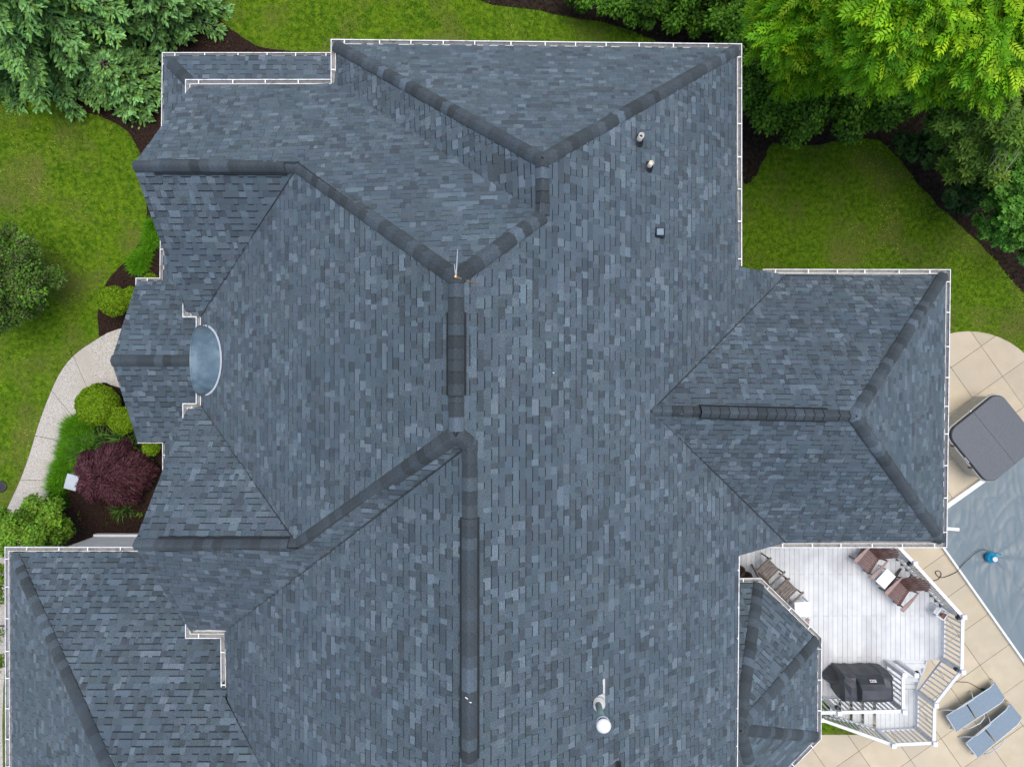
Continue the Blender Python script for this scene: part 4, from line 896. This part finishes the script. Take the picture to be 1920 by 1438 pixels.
DK = [(.06, .165, .012), (.08, .2, .014), (.11, .25, .018), (.04, .12, .010)]
lT = leafT(.12, .065)
plant('dense_shrub', 'dense dark green shrub filling the bed under the feathery trees', 'shrub', PG(1520, 190), [B(1430, 190, 20.2, .85), B(1490, 205, 19.8, 1.0), B(1560, 205, 19.7, 1.0), B(1630, 190, 19.6, .9), B(1670, 170, 19.4, .8), B(1430, 125, 20, .9), B(1500, 140, 19.2, 1.0), B(1580, 140, 19, 1.0), B(1420, 55, 20, 1.0), B(1480, 60, 19.4, 1.0), B(1615, 225, 20.3, .5), B(1560, 50, 19.0, 1.0)], lT, 190, DK + [(.12, .26, .024)], trunk=.1, sub=16)
plant('dense_shrub', 'dark shrub in shade behind the trees along the top right edge', 'shrub', PG(1700, 90), [B(1650, 60, 18.5, 1.2), B(1740, 80, 18.5, 1.3), B(1690, 160, 18.6, 1.0), B(1830, 60, 18, 1.4), B(1770, 150, 18.5, 1.0), B(1900, 120, 18, 1.3), B(1590, 0, 18.5, 1.3), B(1720, 0, 18, 1.3), B(1870, 0, 17.5, 1.3)], lT, 130, DK, trunk=.12, sub=14)
for i, (x, y, r, D_) in enumerate([(1090, -8, .45, 21.2), (1150, 2, .55, 21.1), (1215, 14, .6, 21.2), (1280, 24, .65, 21.2), (1335, 42, .6, 21.4), (1375, 15, .9, 20.8), (1310, -15, .8, 20.8), (1230, -25, .7, 20.8)]):
    plant('hedge_shrub', ['low dark green hedge shrub at the top, farthest left in its row', 'low dark hedge shrub at the top, second from the left', 'low dark hedge shrub at the top, third from the left', 'low dark hedge shrub at the top, fourth from the left', 'low dark hedge shrub just above the roof corner gutter', 'larger dark hedge shrub beside the roof corner', 'dark hedge shrub on the top edge behind the row, right one', 'dark hedge shrub on the top edge behind the row, left one'][i], 'shrub', P(x, y, H - gz((x - 960) * 22 / F)) * np.array([1, 1, 1]), [(P(x, y, D_), r), (P(x + 18, y - 14, D_ + .1), r * .7), (P(x - 20, y + 6, D_ + .2), r * .6)], lT, 230, DK, trunk=.04, group='hedge shrubs along the top edge', sub=14)
GL = [(.11, .21, .025), (.14, .25, .03), (.08, .16, .02), (.19, .31, .04)]
wT = whorlT(.14, .05, 5)
t4 = plant('glossy_tree', 'olive green tree with whorled glossy leaves at the right edge', 'tree', PG(1790, 240), [B(1790, 190, 15.4, .7), B(1850, 185, 15.2, .75), B(1900, 215, 15.6, .7), B(1800, 250, 16.2, .55), B(1835, 295, 16.8, .5), B(1780, 145, 15.6, .6), B(1880, 150, 15.4, .7), B(1760, 225, 16.4, .35), B(1795, 320, 17.4, .4), B(1850, 325, 17.4, .4)], wT, 48, GL, trunk=.13, sub=13, group=grpN)
m_ = MB()
for k in range(7): a = P(1905 + k * 5, 180 + k * 12, 16.5); b_ = P(1862 + rng.uniform(-12, 25), 285 + k * 7, 16.2); m_.tube([a, (a + b_) / 2 + rng.normal(size=3) * .08, b_], [.022, .015, .006], 5)
m_.part('bare_twigs', M['twig'], t4, True)
MP = [(.07, .2, .025), (.09, .24, .03), (.12, .29, .035), (.055, .16, .02)]
mT = whorlT(.1, .06, 6)
plant('maple_shrub', 'mid green star leaved shrub at the right edge above the other one', 'shrub', PG(1868, 300), [B(1900, 275, 18.2, .45), B(1885, 315, 18.6, .5), B(1920, 300, 18.2, .5), B(1895, 345, 19, .4)], mT, 90, MP, trunk=.05)
plant('maple_shrub', 'bright green star leaved shrub low on the right edge', 'shrub', PG(1850, 400), [B(1890, 385, 18.6, .5), B(1912, 410, 18.6, .55), B(1870, 425, 19.2, .45), B(1895, 440, 19.4, .4), B(1922, 360, 18.4, .4), B(1832, 416, 20.3, .22)], mT, 100, [tuple(1.2 * x for x in c) for c in MP], trunk=.05)
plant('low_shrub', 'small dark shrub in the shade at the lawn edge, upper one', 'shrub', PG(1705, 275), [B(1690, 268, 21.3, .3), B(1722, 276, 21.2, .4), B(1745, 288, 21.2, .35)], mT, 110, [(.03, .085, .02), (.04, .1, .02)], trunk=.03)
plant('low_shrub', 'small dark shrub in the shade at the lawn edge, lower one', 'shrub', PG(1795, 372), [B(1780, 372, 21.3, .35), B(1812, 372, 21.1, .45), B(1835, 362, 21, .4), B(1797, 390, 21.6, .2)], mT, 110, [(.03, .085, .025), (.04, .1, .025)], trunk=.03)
# left side
PU = [(.09, .21, .018), (.12, .26, .022), (.11, .12, .05), (.07, .15, .02), (.12, .2, .05)]
plant('round_shrub_tree', 'large round dark green and purplish shrub standing in the front lawn', 'shrub', PG(55, 540), [B(25, 465, 19.7, .65), B(50, 520, 19.4, .75), B(0, 520, 19.0, .8), B(30, 580, 19.9, .6), B(75, 490, 19.9, .4), B(-10, 590, 19.5, .6), B(-10, 460, 19.4, .6)], leafT(.085, .045), 260, PU, trunk=.1, sub=18)
BX = [(.2, .34, .012), (.24, .38, .014), (.15, .28, .012)]
bT = leafT(.045, .03)
def boxwood(px, py, rpx, label, cols=BX, dens=1.0, D_=20.4, flat=.85):
    c = P(px, py, D_); r = rpx * D_ / F; base = np.array([c[0], c[1], float(gz(c[0]))]); t = empty('boxwood_ball', base); n = int(3600 * dens * (r / .5) ** 2) * 4
    d_ = rdir(n, .35); lump = 1 + .05 * np.sin(d_[:, 0:1] * 9 + px) * np.sin(d_[:, 1:2] * 8) ; pos = c + d_ * r * np.array([1, 1, flat]) * lump * (1 - np.abs(rng.normal(0, .07, (n, 1)))); pos[:, 2] = np.maximum(pos[:, 2], base[2] + .02)
    nn = d_ * .7 + rng.normal(size=(n, 3)) * .5; tip = d_ + rng.normal(size=(n, 3)) * .7; cl = np.array(cols)[rng.integers(0, len(cols), n)] * rng.uniform(.75, 1.2, (n, 1))
    V, Fc, cc = scatter((bT[0], bT[1]), pos, nn, tip, rng.uniform(.8, 1.4, n), cl); link('foliage', mesh_np('boxwood', V - base, Fc, cc), M['leaf'], t)
    m_ = MB(); V, Fs = lathe([(r * .75, -r * .6), (r * .88, 0), (r * .7, r * .55 * flat), (.02, r * .82 * flat)], 14, c); m_.add(V, Fs); m_.part('inner_twigs', M['bark'], t, True); tag(t, label, 'shrub', 'clipped round shrubs by the entry')
boxwood(213, 565, 27, 'clipped round shrub with a browned side, above the walk'); boxwood(247, 556, 17, 'small clipped shrub peeking out beside the upper porch edge'); boxwood(184, 759, 38, 'largest clipped round yellow green shrub below the walk'); boxwood(231, 788, 25, 'clipped round shrub touching the lower porch edge')
boxwood(283, 526, 12, 'tiny clipped shrub tucked into the upper gutter corner', D_=20.6); boxwood(284, 838, 15, 'tiny clipped shrub tucked into the lower gutter corner', D_=20.6)
def tuft(name, label, spots, cols, n, L, wd, cat='plant', spread=.7, mt='grass', group=None):
    pts = np.array([PG(a, b) for a, b, r in spots]); base = pts[0].copy(); t = None; Vs = []; Fs = []; Cs = []
    for (a, b, r), p in zip(spots, pts):
        R_ = r * 21.1 / F; k = int(n * max(R_, .08) ** 2 / .04); d_ = rng.normal(size=(k, 2)); d_ = d_ / np.linalg.norm(d_, axis=1, keepdims=True) * np.sqrt(rng.random((k, 1))) * R_
        pos = np.stack([p[0] + d_[:, 0], p[1] + d_[:, 1], np.full(k, p[2] + .01)], 1); ln = rng.uniform(.6, 1.2, k) * L
        tipd = np.stack([d_[:, 0] / R_ * spread + rng.normal(0, .35, k), d_[:, 1] / R_ * spread + rng.normal(0, .35, k), np.full(k, .9)], 1); tipd /= np.linalg.norm(tipd, axis=1, keepdims=True)
        sd_ = np.cross(tipd, rng.normal(size=(k, 3))); sd_ /= np.linalg.norm(sd_, axis=1, keepdims=True); w_ = (rng.uniform(.7, 1.3, k) * wd)[:, None]
        mid = pos + tipd * ln[:, None] * .55; end = mid + (tipd * np.array([1.3, 1.3, .35])) * ln[:, None] * .5
        V = np.stack([pos - sd_ * w_ * .5, pos + sd_ * w_ * .5, mid + sd_ * w_ * .5, mid - sd_ * w_ * .5, end], 1); o_ = sum(len(x) for x in Vs)
        q4 = o_ + np.arange(k)[:, None] * 5 + np.array([[0, 1, 2, 3]]); q3 = o_ + np.arange(k)[:, None] * 5 + np.array([[3, 2, 4, 4]]); Vs.append(V.reshape(-1, 3)); Fs.append(q4); Fs.append(np.stack([q3[:, 0], q3[:, 1], q3[:, 2]], 1))
        Cs.append(np.array(cols)[rng.integers(0, len(cols), k)] * rng.uniform(.75, 1.25, (k, 1)))
    Va = np.concatenate(Vs); Q4 = np.concatenate([f for f in Fs if f.shape[1] == 4]); Q3 = np.concatenate([f for f in Fs if f.shape[1] == 3]); Cc_ = np.concatenate(Cs)
    T3 = np.concatenate([Q4[:, [0, 1, 2]], Q4[:, [0, 2, 3]], Q3]); o = link(name, mesh_np(name, Va - base, T3, np.concatenate([Cc_, Cc_, Cc_])), M[mt], None, base); ORG[o.name] = base; tag(o, label, cat, group); return o
FE = [(.12, .34, .012), (.17, .4, .016), (.09, .26, .012)]
tuft('feathery_plant', 'tall soft feathery green plant at the gable, upper one', [(288, 425, 8), (286, 445, 9), (284, 458, 9)], FE, 1600, .28, .012, group='feathery plants in the front bed')
tuft('feathery_plant', 'soft feathery green mound above the upper porch gutter', [(263, 495, 13), (272, 482, 9)], FE, 1600, .3, .012, group='feathery plants in the front bed')
tuft('feathery_plant', 'soft feathery green border along the walk beside the maple', [(150, 810, 24), (145, 835, 22), (135, 855, 18), (122, 880, 15), (112, 900, 12), (108, 915, 10)], FE, 700, .35, .012, group='feathery plants in the front bed')
tuft('feathery_plant', 'small feathery green mound above the leafy corner shrub', [(112, 938, 14)], [(.03, .1, .008), (.04, .12, .008)], 700, .3, .012, group='feathery plants in the front bed')
DL = [(.09, .2, .03), (.12, .25, .05), (.07, .16, .03)]
tuft('strappy_plant', 'strappy leaved plant on the upper left of the burgundy maple', [(165, 845, 20), (190, 832, 16)], DL, 90, .5, .03, spread=1.1, group='strappy leaved plants')
tuft('strappy_plant', 'strappy leaved plant beside the lower porch gutter', [(232, 826, 14), (258, 842, 14)], DL, 80, .5, .035, spread=1.1, group='strappy leaved plants')
tuft('strappy_plant', 'strappy leaved plant below the burgundy maple', [(230, 955, 13), (244, 948, 9)], DL, 70, .3, .024, spread=1.2, group='strappy leaved plants')
# burgundy cut-leaf maple
BU = [(.08, .026, .036), (.105, .037, .047), (.06, .021, .03), (.14, .058, .068)]
base = PG(205, 890); t = empty('laceleaf_maple', base); c = P(200, 892, 20.3); n = 34000
d_ = rdir(n, .6); d_[:, 2] = np.abs(d_[:, 2]); az = np.arctan2(d_[:, 1], d_[:, 0]); rad = np.array([.98, .8, .85]); lob = (1 + .1 * np.sin(az * 5 + 1) + .07 * np.sin(az * 11) + .08 * vnoise(az * 2, d_[:, 2] * 6, .5, 4))[:, None]
pos = c + np.array([0, 0, -.55]) + d_ * rad * lob * (1 - np.abs(rng.normal(0, .1, (n, 1)))); hole = (np.hypot(pos[:, 0] - c[0] + .05, (pos[:, 1] - c[1]) * 1.8 - .05) > .12 + .12 * rng.random(n)); pos, d_ = pos[hole], d_[hole]; n = len(pos)
tip = d_ * np.array([1, 1, -.4]) + rng.normal(size=(n, 3)) * .35; tip[:, 2] -= .3; nn = d_ * .5 + rng.normal(size=(n, 3)) * .4 + np.array([0, 0, .4]); cl = np.array(BU)[rng.integers(0, 4, n)] * rng.uniform(.7, 1.3, (n, 1))
V, Fc, cc = scatter(leafT(.13, .022), pos, nn, tip, rng.uniform(.7, 1.4, n), cl); link('crown', mesh_np('maple_crown', V - base, Fc, cc), M['leaf'], t)
m_ = MB()
for k in range(9): a = rng.uniform(0, 6.28); m_.tube([base, base + np.array([.08 * math.cos(a), .08 * math.sin(a), .35]), c + np.array([math.cos(a) * .3, math.sin(a) * .25, .12]), c + np.array([math.cos(a) * .7, math.sin(a) * .55, -.1])], [.03, .024, .016, .006], 6)
m_.part('branches', M['twig'], t, True); tag(t, 'burgundy cut leaf maple mounded in the front bed', 'maple')
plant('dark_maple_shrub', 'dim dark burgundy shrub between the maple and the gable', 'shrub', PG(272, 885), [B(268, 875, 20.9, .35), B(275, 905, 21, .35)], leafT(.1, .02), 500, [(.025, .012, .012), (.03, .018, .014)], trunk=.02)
LG = [(.12, .27, .02), (.16, .32, .025), (.09, .2, .016), (.22, .34, .035)]
plant('leafy_shrub', 'bright green leafy shrub against the lower left gutter corner', 'shrub', PG(75, 985), [B(45, 975, 19.7, .5), B(95, 965, 19.8, .5), B(80, 1005, 19.6, .55), B(30, 1010, 19.6, .5), B(120, 995, 20.1, .35), B(5, 985, 19.8, .45), B(60, 950, 20.1, .3)], leafT(.085, .05), 420, LG, trunk=.05, sub=24)
plant('leafy_shrub', 'yellow green shrub sliver left of the lower left gutter', 'shrub', PG(-10, 1100), [B(-5, 1075, 20, .4), B(-8, 1120, 20, .4), B(-12, 1190, 20.2, .35), B(-10, 1240, 20.3, .3)], leafT(.08, .045), 260, [(.14, .23, .01), (.1, .19, .01)], trunk=.04)
for i, (px, py) in enumerate([(265, 960), (198, 978), (152, 967)]):
    tuft('seedling', ['small green seedling in the mulch right of the maple', 'small yellowish seedling in the mulch below the maple', 'small seedling in the mulch beside the leafy shrub'][i], [(px, py, 4)], [(.1, .2, .02)], 40, .12, .05, spread=1.2)

# spruces: whorls of drooping branches covered with needle fingers
SP = [(.14, .3, .075), (.17, .36, .10), (.22, .45, .14), (.105, .22, .05), (.15, .27, .04)]
def spruce(label, base, Ht, R0, nb, seed, z0=.3, shade=1.0):
    r_ = np.random.default_rng(seed); t = empty('spruce_tree', base); base = np.array(base, float)
    m_ = MB(); m_.tube([base - np.array([0, 0, .1]), base + np.array([0, 0, Ht * .5]), base + np.array([0, 0, Ht])], [R0 * .05 + .05, R0 * .03 + .03, .01], 8); m_.part('trunk', M['bark'], t, True)
    Pp = []; Tp = []; Sc = []; Cl = []; br = MB()
    for i in range(nb):
        f = (i + r_.random()) / nb; f = f ** 1.25; z = z0 + (Ht - z0) * f; L = R0 * (1 - f) ** .85 * r_.uniform(.8, 1.12) + .15; az_ = i * 2.39996 + r_.normal(0, .2)
        d_ = np.array([math.cos(az_), math.sin(az_), 0]); sd_ = np.array([-d_[1], d_[0], 0]); s0 = base + np.array([0, 0, z]); drp = .22 * L
        ax = lambda u: s0 + d_ * L * u + np.array([0, 0, -drp * u * u * 1.4 + .12 * L * u * u * u])
        br.tube([ax(0), ax(.5), ax(.95)], [.035, .02, .008], 5); ci = r_.normal(1, .13); ntw = int(13 * L) + 4
        for k in range(ntw):
            u = .22 + .78 * (k + r_.random()) / ntw; p0 = ax(u); sg = -1 if k % 2 else 1; tl = (.16 + .42 * L * .5 * (1 - u) ** .7 * (u + .3)) * r_.uniform(.75, 1.15); td = nrm(d_ * .75 + sd_ * sg * r_.uniform(.5, 1.0) + np.array([0, 0, r_.uniform(-.35, -.02)])); nf = int(tl / .05) + 4
            for q in range(nf):
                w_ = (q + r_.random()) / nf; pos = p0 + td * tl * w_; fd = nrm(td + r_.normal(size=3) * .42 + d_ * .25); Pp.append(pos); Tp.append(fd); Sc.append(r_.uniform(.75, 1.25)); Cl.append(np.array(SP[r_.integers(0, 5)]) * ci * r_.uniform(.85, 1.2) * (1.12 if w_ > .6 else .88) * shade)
        for q in range(5): Pp.append(ax(r_.uniform(.88, 1))); Tp.append(nrm(d_ + r_.normal(size=3) * .4)); Sc.append(1.2); Cl.append(np.array(SP[2]) * ci)
    Pp = np.array(Pp); Tp = np.array(Tp); n = len(Pp)
    fv = np.array([(0, 0, 0), (.028, .05, .0), (.024, .11, 0), (0, .15, 0), (-.024, .11, 0), (-.028, .05, 0), (0, .07, .022)]); ff = np.array([[0, 1, 6], [1, 2, 6], [2, 3, 6], [3, 4, 6], [4, 5, 6], [5, 0, 6]])
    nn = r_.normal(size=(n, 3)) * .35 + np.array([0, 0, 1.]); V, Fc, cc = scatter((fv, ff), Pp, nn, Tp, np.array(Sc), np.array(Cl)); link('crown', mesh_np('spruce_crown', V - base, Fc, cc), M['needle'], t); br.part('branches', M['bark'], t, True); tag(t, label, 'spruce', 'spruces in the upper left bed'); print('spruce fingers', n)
spruce('large blue green spruce filling the upper left corner', PG(118, 15), 9.5, 3.55, 240, 3)
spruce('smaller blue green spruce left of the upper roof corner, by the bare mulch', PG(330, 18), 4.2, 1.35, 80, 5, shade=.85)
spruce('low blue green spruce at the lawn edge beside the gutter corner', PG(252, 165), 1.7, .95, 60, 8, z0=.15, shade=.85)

# ================================================================= LAWN, MULCH CHIPS
hpoly = [[(-6.45, -11.4), (4.42, -11.4), (4.42, 6.9), (-6.45, 6.9)], [(3.9, -3.3), (9.8, -3.3), (9.8, 2.1), (3.9, 2.1)], [(-12.3, -11.4), (-6.3, -11.4), (-6.3, -4.5), (-12.3, -4.5)], [(-8.2, -4.6), (-6.3, -4.6), (-6.3, 7.6), (-8.2, 7.6)]]
N = 260000; X = rng.uniform(-16.5, 18, N); Y = rng.uniform(-13, 13.5, N); keep = np.ones(N, bool)
for poly in beds + hpoly: keep &= ~inpoly(X, Y, poly)
keep &= ~((X > 10.98) & (Y < -3)) & ~((X > 8) & (X < 11.2) & (Y < -11.1)); X, Y = X[keep], Y[keep]; N = len(X); print('blades', N)
n1_ = vnoise(X, Y, 1.3, 11) * .6 + vnoise(X, Y, .45, 12) * .4; n2_ = vnoise(X, Y, 2.3, 13) * .5 + vnoise(X, Y, .7, 14) * .5
ca, cb, cy_ = np.array([.075, .19, .004]), np.array([.25, .40, .008]), np.array([.45, .45, .09]); k1 = np.clip((n1_ - .3) / .4, 0, 1)[:, None]; k2 = np.clip((n2_ - .56) / .22, 0, 1)[:, None] * .75
col = (ca * (1 - k1) + cb * k1) * (1 - k2) + cy_ * k2; col = col * rng.uniform(.65, 1.35, (N, 1))
ln = rng.uniform(.05, .1, N); a_ = rng.uniform(0, 6.283, N); le = rng.uniform(.3, 1.1, N); b0 = np.stack([X, Y, gz(X) + .0], 1); td = np.stack([np.cos(a_) * le, np.sin(a_) * le, np.ones(N)], 1); td /= np.linalg.norm(td, axis=1, keepdims=True); sd_ = np.stack([-np.sin(a_), np.cos(a_), np.zeros(N)], 1) * rng.uniform(.008, .016, (N, 1))
V = np.stack([b0 - sd_, b0 + sd_, b0 + td * ln[:, None]], 1).reshape(-1, 3)
go = link('lawn_grass', mesh_np('lawn_grass', V, np.arange(3 * N).reshape(-1, 3), col), M['grass']); tag(go, 'short mown grass with yellow patches around the house', 'grass', kind='stuff')
def chips(name, label, polys, n, cols, sz, lift):
    allp = np.array([p for poly in polys for p in poly]); x0, y0 = np.maximum(allp.min(0), (-16, -13)); x1, y1 = np.minimum(allp.max(0), (18, 13.5)); X = rng.uniform(x0, x1, n); Y = rng.uniform(y0, y1, n); k = np.zeros(n, bool)
    for poly in polys: k |= inpoly(X, Y, poly)
    for poly in hpoly: k &= ~inpoly(X, Y, poly)
    X, Y = X[k], Y[k]; m = len(X); pos = np.stack([X, Y, gz(X) + lift], 1); nn = rng.normal(size=(m, 3)) * .35 + np.array([0, 0, 1.]); tip = rng.normal(size=(m, 3)); col = np.array(cols)[rng.integers(0, len(cols), m)] * rng.uniform(.6, 1.4, (m, 1))
    V, Fc, cc = scatter(leafT(1.0, .45), pos, nn, tip, rng.uniform(sz[0], sz[1], m), col); tag(link(name, mesh_np(name, V, Fc, cc), M['chip']), label, 'mulch', kind='stuff')
chips('mulch_chips', 'dark brown bark chips in the front beds', beds[0:3], 60000, [(.02, .011, .008), (.04, .024, .018), (.06, .036, .028), (.012, .008, .006)], (.03, .07), .035)
chips('soil_litter', 'brown leaf litter on the back bed soil', beds[3:4], 40000, [(.022, .015, .011), (.045, .031, .023), (.013, .009, .007)], (.03, .08), .035)
chips('fallen_petals', 'pale fallen bits scattered on the beds', beds[0:1] + beds[3:4], 700, [(.3, .25, .16), (.2, .15, .08)], (.03, .06), .05)

for i, (x, y, h) in enumerate([(15.5, 15.5, 13), (20.0, 10.5, 14), (20.5, 4.5, 13), (10.0, 17.5, 13), (4.0, 18.5, 12)]):  # unseen trees added out of view to darken the back lawn
    bl = [(np.array([x + rng.uniform(-1.6, 1.6), y + rng.uniform(-1.6, 1.6), h * f]), r) for f, r in ((.45, 1.9), (.6, 2.2), (.75, 2.0), (.9, 1.4), (.55, 2.0), (.7, 1.9))]
    plant('woodland_tree', ['tall tree of the wood just past the upper right corner', 'tall tree of the wood just past the right edge', 'tall tree of the wood past the right edge below the corner', 'tall tree of the wood just past the top edge, right one', 'tall tree of the wood just past the top edge, left one'][i], 'tree', (x, y, float(gz(x))), bl, leafT(.26, .15), 26, DK, trunk=.2, sub=12, group='woodland trees around the back garden')

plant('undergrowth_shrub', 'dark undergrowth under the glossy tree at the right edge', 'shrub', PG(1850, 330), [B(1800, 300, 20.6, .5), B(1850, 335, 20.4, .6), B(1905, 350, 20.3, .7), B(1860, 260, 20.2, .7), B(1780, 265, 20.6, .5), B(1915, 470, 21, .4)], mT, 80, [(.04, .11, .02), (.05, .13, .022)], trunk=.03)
